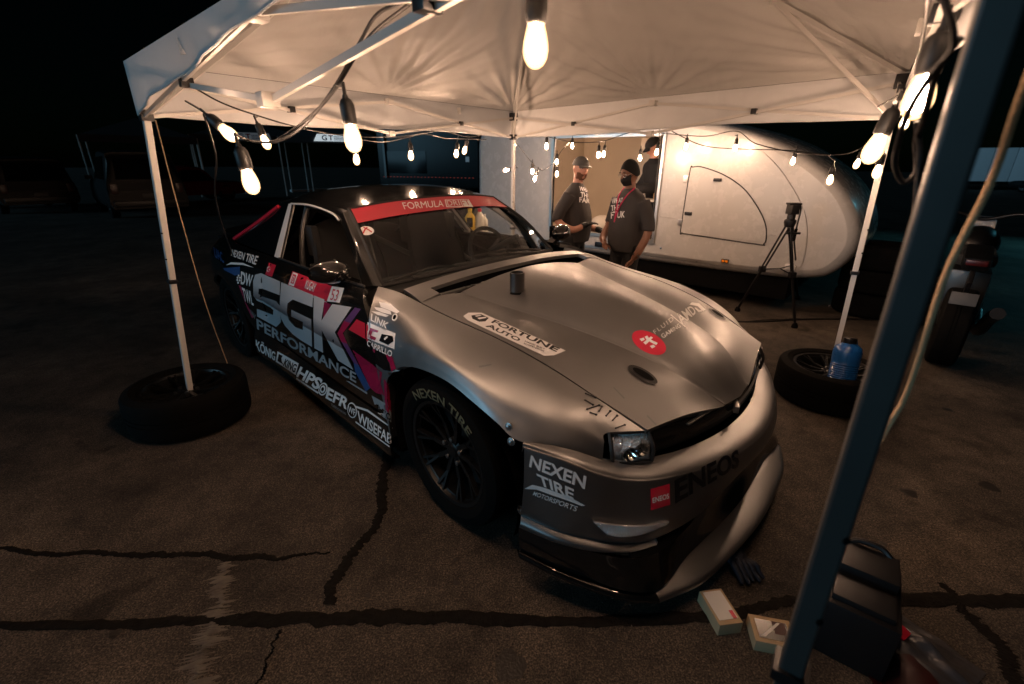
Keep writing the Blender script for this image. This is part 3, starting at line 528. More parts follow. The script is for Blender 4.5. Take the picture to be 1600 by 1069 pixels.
for s in (-1, 1):
    wf = wheel('wheel', CAR, wheel_m(.035, s*.722, .338, s), .338, .26, .240)
    wheel('wheel', CAR, wheel_m(-2.65, s*.80, .338, s), .338, .27, .240)
    if s < 0:
        Wm = wheel_m(.035, s*.722, .338, s)
        def arc_text(txt, r0, r1, a0, a1, name='tyre_lettering'):
            bm = text_mesh(txt, .02); x0, x1, y0, y1 = cut_grid(bm, 26, 2); inv = Wm.inverted()
            vs_ = []
            for v in bm.verts:
                a = a0+(a1-a0)*(v.co.x-x0)/(x1-x0); r = r0+(r1-r0)*(v.co.y-y0)/(y1-y0)
                # angle measured in car side view: a=90deg is up, increasing towards the rear
                P = Vector((.035+r*math.cos(a), s*(.722+.26*.5*(1-.02*((r-.29)/.03)**2)+.0015), Wm.translation.z+r*math.sin(a))); vs_.append(inv @ P)
            bm.verts.index_update(); MB().add(vs_, [[v.index for v in f.verts] for f in bm.faces]).build(name, 'tyre_print', wf, 0); bm.free()
        arc_text('NEXEN TIRE', .262, .305, R_(128), R_(45))
# ================================================================== LETTERING AND DECALS ON THE CAR (thin vinyl laid on the panels)
bpy.context.view_layer.update()
def bvh_of(objs, M):
    vs_, fs_ = [], []
    for o in objs:
        b = len(vs_); vs_ += [M @ v.co for v in o.data.vertices]; fs_ += [[b+i for i in p.vertices] for p in o.data.polygons]
    return BVHTree.FromPolygons(vs_, fs_)
def lay(bm, topx, bvh, name, m, parent, invM, off=.0015):
    """each vertex of a flat drawing is laid on the panel it belongs to"""
    V = {}; 
    for v in bm.verts:
        x, y = topx(v.co.x, v.co.y); d = Vector(ray(x, y)).normalized(); hit = bvh.ray_cast(Vector(CO), d)
        if hit[0] is None: V[v.index] = None; continue
        n = hit[1]; n = n if n.dot(d) < 0 else -n
        V[v.index] = invM @ (hit[0]+n*off)
    keep = [i for i in V if V[i] is not None]; idx = {k: j for j, k in enumerate(keep)}
    fs_ = []
    for f in bm.faces:
        q = [v.index for v in f.verts]
        if all(i in idx for i in q):
            pts = [V[i] for i in q]
            if max((pts[i]-pts[i-1]).length for i in range(len(pts))) < .35: fs_.append([idx[i] for i in q])
    bm.free()
    if not fs_: return None
    return MB().add([V[i] for i in keep], fs_).build(name, m, parent, 0)
def hom(q):
    (x0, y0), (x1, y1), (x2, y2), (x3, y3) = q   # TL TR BR BL
    src = [(0, 1), (1, 1), (1, 0), (0, 0)]; Am = []; bb = []
    for (u, v), (x, y) in zip(src, q): Am += [[u, v, 1, 0, 0, 0, -u*x, -v*x], [0, 0, 0, u, v, 1, -u*y, -v*y]]; bb += [x, y]
    h = np.append(np.linalg.solve(np.array(Am, float), np.array(bb, float)), 1).reshape(3, 3)
    def f(u, v): p = h @ np.array([u, v, 1.0]); return p[0]/p[2], p[1]/p[2]
    return f
def dtext(txt, q, m, bvh, parent, invM, bold=.015, shear=0, off=.0022, cuts=(10, 3), name='lettering', spacing=1.0, flip=False):
    bm = text_mesh(txt, bold, shear, spacing); x0, x1, y0, y1 = cut_grid(bm, *cuts); bm.verts.index_update(); h = hom(q)
    return lay(bm, lambda x, y: h((x-x0)/(x1-x0), (y-y0)/(y1-y0)), bvh, name, m, parent, invM, off)
def dpoly(pts, m, bvh, parent, invM, off=.0014, cuts=(8, 6), name='decal'):
    bm = bmesh.new(); vs_ = [bm.verts.new((x, -y, 0)) for x, y in pts]; es = [bm.edges.new((vs_[i], vs_[(i+1) % len(vs_)])) for i in range(len(vs_))]
    bmesh.ops.triangle_fill(bm, edges=es, use_beauty=True); cut_grid(bm, *cuts); bm.verts.index_update()
    return lay(bm, lambda x, y: (x, -y), bvh, name, m, parent, invM, off)
def ellipse(c, a, b, th=0, n=28): return [(c[0]+a*math.cos(t)*math.cos(th)-b*math.sin(t)*math.sin(th), c[1]+a*math.cos(t)*math.sin(th)+b*math.sin(t)*math.cos(th)) for t in np.linspace(0, 2*math.pi, n, endpoint=False)]
CI = CARM.inverted()
SIDE = bvh_of([fend[-1], door[-1], quarter[-1], skirt[-1]], CARM); HOOD = bvh_of([hood], CARM); SCR = bvh_of([ws, sun_strip], CARM); FRONT = bvh_of([bumper], CARM)
def zz(ox, oy, k): return lambda *pts: [(ox+x*k, oy+y*k) for x, y in pts]
zA = zz(320, 380, .2058); zB = zz(370, 370, .125); zC = zz(380, 470, .1403); zD = zz(330, 480, .3554); zE = zz(330, 270, .2525); zF = zz(700, 380, .325); zG = zz(480, 270, .275); zH = zz(780, 580, .3461)
D = door[-1]; F = fend[-1]; Qr = quarter[-1]; K = skirt[-1]
sp = lambda pts, m, par=D, **k: dpoly(pts, m, SIDE, par, CI, **k)
st = lambda t, q, m, par=D, **k: dtext(t, q, m, SIDE, par, CI, **k)
# big letters
S_ = zA((385, 240), (430, 228), (575, 292), (572, 395), (440, 345), (412, 345), (410, 385), (430, 402), (545, 440), (577, 480), (580, 600), (545, 635), (400, 555), (398, 498), (522, 545), (524, 508), (500, 486), (400, 436), (372, 400), (370, 290))
G_ = [(440, 441), (490, 461), (489, 480), (458, 468), (450, 474), (449, 487), (452, 500), (462, 511), (474, 515.5), (474, 503), (456, 494.5), (456, 484), (487, 499), (488.3, 542), (470, 531), (458, 522), (446, 509), (440, 498), (437.5, 480)]
K_ = [(491, 461.5), (508, 468), (503, 501), (520, 475), (550, 480), (524, 519), (553, 578), (529, 563), (503.5, 516), (505.6, 551), (492, 544), (490.5, 500)]
def grow(P, k):
    c = np.mean(P, axis=0); P = np.array(P); n = len(P); out = []
    ar = sum(P[i][0]*P[(i+1) % n][1]-P[(i+1) % n][0]*P[i][1] for i in range(n)); sg = 1 if ar > 0 else -1
    for i in range(n):
        e1 = P[i]-P[i-1]; e2 = P[(i+1) % n]-P[i]; n1 = np.array([e1[1], -e1[0]])/(np.linalg.norm(e1)+1e-9); n2 = np.array([e2[1], -e2[0]])/(np.linalg.norm(e2)+1e-9); b_ = n1+n2; b_ /= (np.linalg.norm(b_)+1e-6)
        out.append(tuple(P[i]+b_*k*sg))
    return out
# two-tone vinyl: pale grey upper half with a darker band, blue-silver lower half, split along the door crease
def vinyl_two():
    m = bpy.data.materials.new('vinyl_two_tone'); m.use_nodes = True; n = m.node_tree.nodes; l = m.node_tree.links; b = n['Principled BSDF']; b.inputs['Roughness'].default_value = .33; b.inputs['Metallic'].default_value = .1
    tc = n.new('ShaderNodeTexCoord'); sx = n.new('ShaderNodeSeparateXYZ'); l.new(tc.outputs['Object'], sx.inputs[0]); r = n.new('ShaderNodeValToRGB'); e = r.color_ramp.elements
    r.color_ramp.interpolation = 'LINEAR'; e[0].position = .0; e[0].color = (.40, .50, .57, 1); e[1].position = 1; e[1].color = (.62, .62, .63, 1)
    for p, c in ((.30, (.33, .42, .49, 1)), (.455, (.42, .50, .55, 1)), (.465, (.10, .10, .115, 1)), (.56, (.30, .30, .32, 1)), (.66, (.60, .59, .60, 1))): q = e.new(p); q.color = c
    mr = n.new('ShaderNodeMapRange'); mr.inputs[1].default_value = .40; mr.inputs[2].default_value = .90; l.new(sx.outputs['Z'], mr.inputs[0]); l.new(mr.outputs[0], r.inputs[0]); l.new(r.outputs[0], b.inputs['Base Color']); MAT['vinyl_two'] = m
vinyl_two()
for P in (S_, G_, K_): sp(P, 'vinyl_two', cuts=(6, 6), off=.003, name='lettering')
sp([(507, 471), (518, 476), (505.8, 498)], 'vinyl_magenta', off=.0026)
# coloured shadow right of the big letters
sp([(555, 480.5), (564, 483), (548, 505), (538, 501.5)], 'vinyl_violet'); sp([(538, 501.5), (548, 505), (536, 520.5), (543, 537), (534, 534), (527.5, 521)], 'vinyl_magenta'); sp([(534, 534), (543, 537), (561, 571), (553, 567)], 'vinyl_violet'); sp([(553, 567), (561, 571), (579, 606), (572, 612), (555, 580)], 'vinyl_blue')
sp([(557.5, 499), (570.5, 505), (571.5, 530), (545, 515)], 'vinyl_red'); sp([(572.5, 506), (576, 509), (575, 542), (573, 532)], 'vinyl_red', F)
sp([(551, 546.5), (583, 570), (597, 582), (595, 600), (601, 618), (588, 614), (579, 606)], 'vinyl_magenta'); sp([(600, 592), (606, 600), (612, 628), (611, 650), (603, 640), (601, 615)], 'vinyl_magenta', F)
sp([(574, 541), (600, 552), (613, 557), (619, 576), (619, 584), (612, 580), (609, 566), (596, 560)], 'vinyl_magenta', F)
sp([(573, 533), (600, 546), (608, 567), (611, 580), (600, 578), (583, 565), (573, 552)], 'vinyl_black', F, off=.002)  # black patch painted in for the dark of the vent opening
sp([(581, 618), (606, 632), (611, 645), (611, 660), (590, 645)], 'vinyl_silver', K); st('AUTO', [(586, 628), (610, 648), (610, 657), (588, 640)], 'vinyl_black', K, off=.003)
st('PERFORMANCE', [(401, 497.5), (557, 583), (557, 598.5), (402, 514)], 'vinyl_silver', bold=.022, cuts=(22, 3)); sp([(541, 595), (546, 596), (574, 613), (574, 616)], 'vinyl_silver')
st('KÖNIG', [(400, 527), (431, 548), (430, 564), (400.5, 546)], 'vinyl_white', K, bold=.02)
sp([(434, 549), (467, 568), (462, 586), (431, 565)], 'vinyl_white', K); sp([(436, 553), (442, 556), (440, 560), (441, 566), (444, 570), (434, 564)], 'vinyl_black', K, off=.002); st('KING', [(446, 559.5), (465, 570), (462, 583), (443, 571.5)], 'vinyl_black', K, bold=.02, shear=.2, off=.003)
st('HPS', [(468, 571), (505, 593), (498, 611), (463, 588)], 'vinyl_white', K, bold=.035, shear=.15); sp([(463, 590), (498, 613), (497.5, 615.5), (463, 592.5)], 'vinyl_white', K)
for r_, m_ in ((8.5, 'vinyl_white'), (6.6, 'vinyl_black'), (5.0, 'vinyl_white'), (2.6, 'vinyl_black')): sp(ellipse((505, 608), r_*.8, r_*1.2, .25), m_, K, off=.0014+.0012*(8.5-r_)/3)
st('EFR', [(510, 603), (544, 622), (542, 640), (509, 622)], 'vinyl_white', K, bold=.03, shear=.2); st('TURBOCHARGERS', [(518, 630), (541, 645), (541, 648.5), (518, 634)], 'vinyl_grey', K, cuts=(6, 1))
for r_, m_ in ((8.5, 'vinyl_white'), (7.2, 'vinyl_black')): sp(ellipse((550.5, 641), r_*.85, r_*1.45, -.15), m_, K, off=.0014+.001*(8.5-r_))
st('WF', [(545, 633), (556, 640), (556, 650), (545, 643)], 'vinyl_white', K, off=.004)
st('WISEFAB', [(559, 641), (612, 679), (611, 695), (559, 659)], 'vinyl_white', K, bold=.022); sp([(556, 634), (575, 640), (613, 668), (613, 670), (574, 643), (556, 637)], 'vinyl_white', K); sp([(556, 658), (609, 697), (609, 699), (556, 660.5)], 'vinyl_white', K)
# quarter lettering
st('NEXEN TIRE', [(363, 390), (404.5, 401), (400, 414), (361.5, 400)], 'vinyl_white', Qr, bold=.02); sp(zA((160, 168), (200, 146), (290, 150), (372, 186), (290, 166), (200, 162)), 'vinyl_white', Qr); sp(zA((140, 190), (268, 180), (268, 236), (230, 246), (150, 205)), 'vinyl_blue', Qr)
st('DW', [(377, 424), (396, 430), (393, 448), (376.5, 444)], 'vinyl_white', Qr, bold=.03); st('TWL', [(378, 449), (394, 456), (397, 478), (382, 470)], 'vinyl_white', Qr, bold=.02)
sp(zA((258, 318), (276, 326), (306, 440), (372, 560), (360, 570), (322, 490)), 'vinyl_magenta', Qr)
for q in ((258, 246), (268, 262), (250, 262), (266, 282), (248, 280), (254, 300)): sp(ellipse(zA(q)[0], 1.4, 1.7, 0, 10), 'vinyl_white', Qr, cuts=(1, 1))
st('www', [(390, 482), (400, 492), (399, 500), (392, 490)], 'vinyl_grey', Qr, cuts=(3, 1))
st('UAC', [(334, 386), (347, 395), (351, 412), (336, 402)], 'vinyl_blue', Qr)
# flag, name plate and race number
sp(zA((490, 150), (542, 168), (512, 256), (460, 240)), 'vinyl_red'); sp(ellipse(zA((487, 199))[0], 3.0, 4.3, .1, 18), 'vinyl_white', off=.002, cuts=(1, 1)); sp(ellipse(zA((491, 200))[0], 2.3, 3.5, .1, 18), 'vinyl_red', off=.003, cuts=(1, 1)); sp(ellipse(zA((497, 203))[0], .9, 1.2, 0, 8), 'vinyl_white', off=.004, cuts=(1, 1))
sp([(457.5, 424), (519, 447.5), (511, 471), (450, 446)], 'vinyl_red'); sp([(519, 447.5), (538, 450.5), (531, 473), (511, 471)], 'vinyl_white'); sp([(458.5, 425.5), (466, 428.5), (459.5, 447.5), (451.5, 444.5)], 'vinyl_white', off=.002)
sp([(458.8, 428.5), (463.8, 430.5), (459.2, 444), (454.4, 442)], 'vinyl_red', off=.003); st('FD', [(459.2, 431.5), (462.6, 433), (459, 442), (455.6, 440.6)], 'vinyl_white', off=.004, cuts=(2, 1))
sp([(450, 447), (511, 472), (510.5, 473.5), (450, 448.5)], 'vinyl_white'); st('KUGAY', [(480.5, 437), (496, 443.5), (491.5, 457), (476.5, 450.5)], 'vinyl_white', off=.003); st('53', [(520.5, 451.5), (531.5, 454), (526.5, 470.5), (516.5, 468.5)], 'vinyl_red', off=.003, bold=.0)
# wing logos
for P in ([(1040, 800), (1110, 812), (1166, 860), (1150, 872), (1100, 850), (1050, 832)], [(1010, 832), (1060, 838), (1110, 856), (1118, 880), (1060, 866), (1020, 848)], [(992, 858), (1040, 862), (1100, 884), (1085, 893), (1030, 880)]): sp(zE(*P), 'vinyl_white', F)
sp(ellipse((617, 496), 4.2, 6, .4, 16), 'vinyl_white', F, cuts=(2, 2)); sp(ellipse((617, 496), 2.4, 4, .4, 12), 'vinyl_black', F, off=.003, cuts=(2, 2))
st('LINK', [(580.5, 490), (609, 505.5), (604.5, 514), (579.5, 501)], 'vinyl_white', F, bold=.025); st('ENGINE MANAGEMENT', [(579, 502.5), (604, 515), (603.5, 517), (579, 505)], 'vinyl_grey', F, cuts=(5, 1))
sp(zD((688, 66), (811, 115), (806, 185), (686, 138)), 'vinyl_white', F, off=.0012); sp(zD((700, 90), (738, 104), (732, 112), (712, 106), (704, 124), (728, 134), (722, 146), (690, 132)), 'vinyl_magenta', F, off=.003); sp(zD((752, 118), (800, 128), (804, 150), (780, 166), (740, 148)), 'vinyl_black', F, off=.003); sp(zD((762, 138), (775, 128), (781, 131), (766, 146)), 'vinyl_white', F, off=.004)
st('CARRILLO', [(574.5, 531), (614.5, 549), (612, 558), (574, 540)], 'vinyl_white', F, bold=.025)
# bonnet
hp = lambda pts, m, **k: dpoly(pts, m, HOOD, hood, CI, **k)
ht = lambda t, q, m, **k: dtext(t, q, m, HOOD, hood, CI, **k)
hp(zF((73, 352), (98, 336), (160, 335), (566, 518), (510, 540), (462, 543), (95, 372)), 'vinyl_pale', cuts=(14, 8)); hp(zF((112, 350), (158, 343), (196, 362), (180, 378), (150, 380), (118, 366)), 'satin_dark', off=.0022)
hp(zF((128, 352), (155, 347), (162, 352), (136, 357)), 'vinyl_pale', off=.003); hp(zF((140, 362), (180, 357), (186, 362), (150, 369)), 'vinyl_pale', off=.003)
ht('FORTUNE', zF((226, 370), (540, 508), (520, 526), (206, 384)), 'satin_dark', bold=.03, off=.0026); ht('AUTO', zF((196, 388), (352, 462), (338, 476), (178, 402)), 'satin_dark', bold=.03, off=.0026)
ht('HAND BUILT', zF((372, 470), (466, 509), (462, 515), (368, 477)), 'satin_dark', off=.0026, cuts=(5, 1)); ht('SUSPENSION', zF((366, 480), (462, 518), (458, 524), (362, 487)), 'satin_dark', off=.0026, cuts=(5, 1))
hp(ellipse(zF((966, 479))[0], 29, 15.5, R_(28), 36), 'vinyl_red', cuts=(8, 6))
for P in ([(920, 462), (940, 456), (946, 466), (930, 474)], [(938, 480), (975, 450), (985, 456), (950, 490)], [(960, 470), (975, 466), (1008, 482), (1000, 492)], [(970, 496), (988, 490), (996, 500), (980, 508)], [(945, 452), (958, 446), (972, 470), (960, 478)]): hp(zF(*P), 'vinyl_white', off=.0024, cuts=(3, 3))
ht('FLUID', zF((984, 424), (1076, 354), (1086, 372), (996, 440)), 'vinyl_white', bold=-.0, spacing=1.35); ht('GAMING', zF((1020, 442), (1108, 388), (1120, 404), (1034, 460)), 'vinyl_white', bold=.01)
hp(zF((1068, 346), (1072, 344), (1142, 402), (1138, 405)), 'vinyl_white'); ht('AMD', zF((1086, 350), (1168, 300), (1196, 336), (1124, 396)), 'vinyl_white', bold=.025)
hp(zF((1160, 296), (1172, 286), (1206, 290), (1238, 320), (1226, 330), (1200, 304)), 'vinyl_white'); hp(zF((1184, 312), (1190, 310), (1206, 322), (1218, 322), (1222, 330), (1204, 334)), 'vinyl_white')
hp(zF((1000, 178), (1036, 163), (1145, 212), (1112, 218)), 'vinyl_pale', off=.002); hp(zF((1030, 182), (1046, 175), (1118, 206), (1100, 210)), 'satin_dark', off=.003); hp(zF((848, 112), (870, 112), (985, 148), (1040, 164), (1030, 168), (980, 154)), 'vinyl_pale'); ht('AUTO', zF((924, 144), (990, 160), (984, 176), (930, 158)), 'vinyl_pale', bold=.0)
for c, a, b, th in (((935, 635), 26, 8.5, R_(30)), ((1293, 344), 15.5, 3.6, R_(33))):
    ctr = zF(c)[0]; o = hp(ellipse(ctr, a, b, th, 30), 'plastic_black', off=.004, cuts=(4, 3), name='hood_vent'); i = hp(ellipse((ctr[0]+.5, ctr[1]-.3), a*.72, b*.55, th, 30), 'void_black', off=.0055, cuts=(4, 3), name='vent_opening')
# scratches in the wrap
for P in ([(1010, 650), (1012, 649), (1026, 664), (1025, 666)], [(958, 606), (959, 605), (976, 622), (975, 624)], [(748, 572), (768, 569), (768, 571), (749, 575)]): dpoly(P, 'vinyl_grey', bvh_of([hood, F], CARM), hood, CI, cuts=(2, 2), off=.001, name='scratch')
# windscreen banner and sticker
wp_ = lambda pts, m, **k: dpoly(pts, m, SCR, ws, CI, **k); wt_ = lambda t, q, m, **k: dtext(t, q, m, SCR, ws, CI, **k)
wt_('FORMULA', zG((537, 173), (770, 159), (776, 196), (553, 212)), 'vinyl_white', off=.0045, bold=.0); wp_(zG((780, 156), (916, 154), (944, 199), (790, 199)), 'vinyl_white', off=.004); wp_(zG((786, 160), (866, 158), (880, 195), (795, 195)), 'banner_red', off=.005); wt_('DRI', zG((790, 163), (858, 161), (870, 192), (799, 192)), 'vinyl_white', off=.0062, bold=.0); wt_('FT', zG((870, 160), (912, 158), (936, 195), (884, 195)), 'banner_red', off=.0062, bold=.0)
wp_(ellipse(zG((337, 332))[0], 11.8, 7, .05), 'vinyl_white', cuts=(4, 3), name='sticker', off=.003)
for P in ([(314, 346), (326, 322), (338, 312), (346, 316), (334, 326), (322, 350)], [(366, 344), (346, 330), (318, 316), (322, 311), (352, 325), (370, 338)]): wp_(zG(*P), 'banner_red', off=.0045, cuts=(3, 3))
# bumper
fp = lambda pts, m, **k: dpoly(pts, m, FRONT, bumper, CI, **k); ft = lambda t, q, m, **k: dtext(t, q, m, FRONT, bumper, CI, **k)
ft('NEXEN', zH((144, 378), (394, 474), (386, 532), (135, 430)), 'vinyl_white', bold=.03); ft('TIRE', zH((168, 460), (338, 532), (335, 578), (186, 512)), 'vinyl_white', bold=.03)
fp(zH((114, 530), (150, 512), (200, 524), (260, 546), (330, 574), (388, 606), (372, 608), (300, 580), (230, 556), (170, 534)), 'vinyl_white'); ft('MOTORSPORTS', zH((157, 540), (356, 610), (350, 634), (152, 558)), 'vinyl_white', bold=.01, shear=.2)
fp(zH((682, 532), (768, 508), (770, 602), (684, 628)), 'vinyl_red'); fp(ellipse(zH((727, 568))[0], 11, 14.5, .2), 'banner_red', off=.0022, cuts=(3, 3)); ft('ENEOS', zH((689, 570), (763, 549), (764, 572), (690, 594)), 'vinyl_white', off=.004, bold=.02)
ft('ENEOS', zH((790, 492), (1078, 352), (1082, 428), (794, 598)), 'vinyl_black', bold=.03, cuts=(16, 4))
# zip-tie stitches over the cracked wing, bolts, torn edge
Wg = bvh_of([F], CARM)
def onw(x, y, off=.004):
    h = Wg.ray_cast(Vector(CO), Vector(ray(x, y)).normalized()); 
    return None if h[0] is None else CI @ (h[0]+(h[1] if h[1].dot(Vector(ray(x, y))) < 0 else -h[1])*off)
for a, b in (((915, 616), (930, 622)), ((914, 626), (926, 633)), ((917, 640), (936, 634)), ((936, 643), (940, 636)), ((947, 650), (953, 643)), ((957, 657), (964, 650)), ((962, 669), (976, 664)), ((922, 645), (931, 648))):
    p, q = onw(*a), onw(*b)
    if p is not None and q is not None: tie = MB().tube([p, (p+q)/2, q], .0022, 6).box(q, (.007, .006, .005), .001).box(p, (.005, .005, .004), .001).build('zip_tie', 'matte_black', F)
for x, y in ((795, 666), (799, 690)):
    p = onw(x, y, .0) or CI @ Vector(on_z(x, y, .68))
    Mb = Matrix.Translation(p) @ Vector((.25, -1, .15)).to_track_quat('Z', 'Y').to_matrix().to_4x4(); MB().lathe([(.014, 0), (.014, .004), (.007, .005), (.007, .011), (.001, .012)], 10, Mb).build('bolt', 'steel', F)
# ================================================================== POP-UP CANOPY
V3 = lambda *a: np.array(a, float)
Lb, Rb, Fb, Mb_ = V3(-2.0, 2.5, 0), V3(2.186, 2.83, 0), V3(.425, .452, 0), V3(.0, 4.9, 0)
Lt, Rt_, Ft, Mt = V3(-1.82, 2.5, 1.70), V3(2.12, 2.83, 1.76), V3(.40, .452, 1.74), V3(0, 4.9, 1.76)
PEAK = V3(.17, 2.7, 2.80)
tent = thing('pop_up_canopy', 'white pop-up canopy with scissor truss frame standing over the race car', 'canopy', (.17, 2.7, 0))
TO = -np.array([.17, 2.7, 0])
def tmb(mb): mb.v = [tuple(np.array(p)+TO) for p in mb.v]; return mb
corners = [('L', Lb, Lt, 1.945), ('M', Mb_, Mt, 1.985), ('R', Rb, Rt_, 1.985), ('F', Fb, Ft, 1.90)]
eave = {k: V3(t[0], t[1], 0)+V3(*( (t[:2]-PEAK[:2])*.012 ), z) for k, b, t, z in corners}
joint_z = {}
for k, b, t, z in corners:
    lean = (t-b)/t[2]; P = lambda zz_: b+lean*zz_
    m_ = 'frame_grey_and_shade' if k == 'F' else 'frame_white'; nb_ = {'L': Mb_, 'M': Rb, 'R': Fb, 'F': Rb}[k]; dirx = Vector(((nb_-b)[0], (nb_-b)[1], 0))  # near leg is white too; its shade is put into a darker colour
    zb = .875 if k != 'F' else .80; z0 = .012 if k in 'F' else .10
    up_ = tmb(MB().bar(P(zb), P(z-.01), .031, .031, up=dirx)).build('upper_leg', m_, tent, 0)
    bv = up_.modifiers.new('bevel', 'BEVEL'); bv.width = .004; bv.segments = 2
    tmb(MB().bar(P(z0), P(zb+.05), .028, .028, up=dirx)).build('lower_leg', m_, tent, 0)
    tmb(MB().box(P(zb+.004), (.046, .046, .022), .004, Vector(lean).to_track_quat('Z', 'Y').to_matrix() @ Matrix.Rotation(math.atan2(dirx.y, dirx.x)-math.pi/2, 3, 'Z'))).build('leg_clamp', 'plastic_black', tent)
    tmb(MB().box(P(z0+.006), (.09, .09, .012), .003)).build('foot_plate', 'frame_white', tent)
    for zz_ in (zb+.13, zb+.27): tmb(MB().lathe([(.001, .0), (.005, 0), (.005, .002), (.001, .002)], 8, Matrix.Translation(Vector(P(zz_)+V3(.0, -.0205, 0))) @ Matrix.Rotation(R_(90), 4, 'X'))).build('pin_hole', 'void_black', tent)
    tmb(MB().box(P(z-.05), (.06, .06, .07), .008, Matrix.Rotation(math.atan2(dirx.y, dirx.x), 3, 'Z'))).build('corner_bracket', 'plastic_black', tent)
    tmb(MB().box(P(z-.23), (.055, .055, .05), .008, Matrix.Rotation(math.atan2(dirx.y, dirx.x), 3, 'Z'))).build('slider_bracket', 'plastic_black', tent)
E_ = {k: (b+(t-b)/t[2]*(z-.06), b+(t-b)/t[2]*(z-.235)) for k, b, t, z in corners}
def side_truss(a, b):
    ta, sa = E_[a]; tb, sb = E_[b]; mt = (ta+tb)/2+V3(0, 0, .015); ms = (sa+sb)/2+V3(0, 0, -.02)
    nrm = np.cross(tb-ta, V3(0, 0, 1)); nrm /= np.linalg.norm(nrm)
    for p, q, o in ((ta, ms, 1), (sa, mt, -1), (mt, sb, -1), (ms, tb, 1)): tmb(MB().bar(p+nrm*.009*o, q+nrm*.009*o, .012, .018)).build('truss_bar', 'frame_white', tent, 0)
    for p in (mt, ms): tmb(MB().box(p, (.05, .05, .04), .006, Matrix.Rotation(math.atan2((tb-ta)[1], (tb-ta)[0]), 3, 'Z'))).build('truss_joint', 'frame_white', tent)
    for p, q in (((ta+ms)/2, (sa+mt)/2), ((mt+sb)/2, (ms+tb)/2)): tmb(MB().box((p+q)/2, (.034, .045, .034), .004, Matrix.Rotation(math.atan2((tb-ta)[1], (tb-ta)[0]), 3, 'Z'))).build('pivot', 'plastic_black', tent)
    return mt, ms
mids = {}
for a, b in (('L', 'M'), ('M', 'R'), ('R', 'F'), ('F', 'L')): mids[a+b] = side_truss(a, b)
PK = PEAK-V3(0, 0, .07)
for k, b, t, z in corners:   # ridge poles and their braces
    p = eave[k]-V3(0, 0, .03); h = p+(PK-p)*.42
    tmb(MB().bar(p, PK, .016, .022)).build('ridge_pole', 'frame_white', tent, 0)
    tmb(MB().bar(E_[k][1], h, .014, .02)).build('ridge_brace', 'frame_white', tent, 0)
    tmb(MB().box(h, (.03, .03, .03), .005)).build('ridge_joint', 'frame_white', tent)
tmb(MB().lathe([(.001, -.14), (.03, -.13), (.035, -.05), (.02, 0), (.001, .0)], 12, Matrix.Translation(Vector(PEAK-V3(0, 0, .01))))).build('peak_hub', 'plastic_black', tent)
# roof cloth: four panels with sag and creases that radiate from the corners and truss tops
def roof_panel(a, b):
    A, B = eave[a], eave[b]; nu, nv = 150, 90; U, Vv = np.meshgrid(np.linspace(0, 1, nu), np.linspace(0, 1, nv)); Vv = Vv**.9
    P = A*(1-U[..., None])+B*U[..., None]; P = P*(1-Vv[..., None])+PEAK*Vv[..., None]
    e = (B-A); n = np.cross(e, PEAK-A); n /= np.linalg.norm(n); n = n if n[2] > 0 else -n
    mt = mids.get(a+b) or mids.get(b+a); disp = -.055*np.sin(np.pi*U)*np.sin(np.pi*np.clip(Vv, 0, 1))**1.0
    for c, ph, fr, am, fall in ((A, .3, 30, .019, .60), (B, 1.1, 27, .019, .60), (mt[0]+V3(0, 0, .03), 2.0, 18, .016, .40), (PEAK, .7, 22, .008, .7)):
        d = P-c; r = np.linalg.norm(d, axis=2); x_ = d@(e/np.linalg.norm(e)); y_ = d@np.cross(n, e/np.linalg.norm(e)); th = np.arctan2(y_, x_)
        disp += am*(np.sin(fr*th+ph+1.3*np.sin(3*th))+.5*np.sin(fr*2.3*th+ph*3))*np.exp(-r/fall)*np.minimum(1, r/.25)
    disp += .006*np.sin(9*U*math.pi+4*Vv)*np.sin(5*Vv*math.pi)
    # light cross folds
    disp += .007*np.sin(44*(U*.6+Vv)+3*np.sin(6*U))*np.exp(-((Vv-.25)/.3)**2)*(.5+.5*np.sin(5*U+1))
    edge = np.minimum(1, Vv/.06)*np.minimum(1, (1-Vv)/.03)*np.minimum(1, U/.02)*np.minimum(1, (1-U)/.02)
    P = P+n*(disp*edge)[..., None]
    tmb(MB().grid(P)).build('roof_cloth', 'canopy', tent, 180)
def valance(a, b):
    A, B = eave[a], eave[b]; nu, nv = 110, 14; U, Vv = np.meshgrid(np.linspace(0, 1, nu), np.linspace(0, 1, nv))
    e = B-A; o = np.cross(e, V3(0, 0, 1)); o /= np.linalg.norm(o); o = o if o@((A+B)/2-PEAK) > 0 else -o
    P = A*(1-U[..., None])+B*U[..., None]; sag = 0*U
    hh_ = .225-(.30*np.minimum(1-U, .55) if (a, b) == ('F', 'L') else 0)
    P[..., 2] -= Vv*(hh_+.012*np.sin(7*U))+sag*(1-Vv)
    w_ = (.010*np.sin(23*U+1.0)+.012*np.sin(11*U+2+2*Vv)+.005*np.sin(57*U+3*Vv))*Vv**1.2*np.minimum(1, np.minimum(U, 1-U)/.03)+.012
    P = P+o*w_[..., None]; tmb(MB().grid(P)).build('valance', 'valance', tent, 180)
    low = P[-1]; tmb(MB().tube(low[::3], .004, 5)).build('hem', 'valance', tent)
for a, b in (('L', 'M'), ('M', 'R'), ('R', 'F'), ('F', 'L')): roof_panel(a, b); valance(a, b)
# tabs of velcro where the cloth is tied to the frame
for k, f in (('ML', .25), ('FL', .4), ('FL', .7)):
    a, b = k; p = eave[a]*(1-f)+eave[b]*f-V3(0, 0, .05); tmb(MB().box(p, (.03, .008, .05), .002)).build('tie_tab', 'canopy', tent)

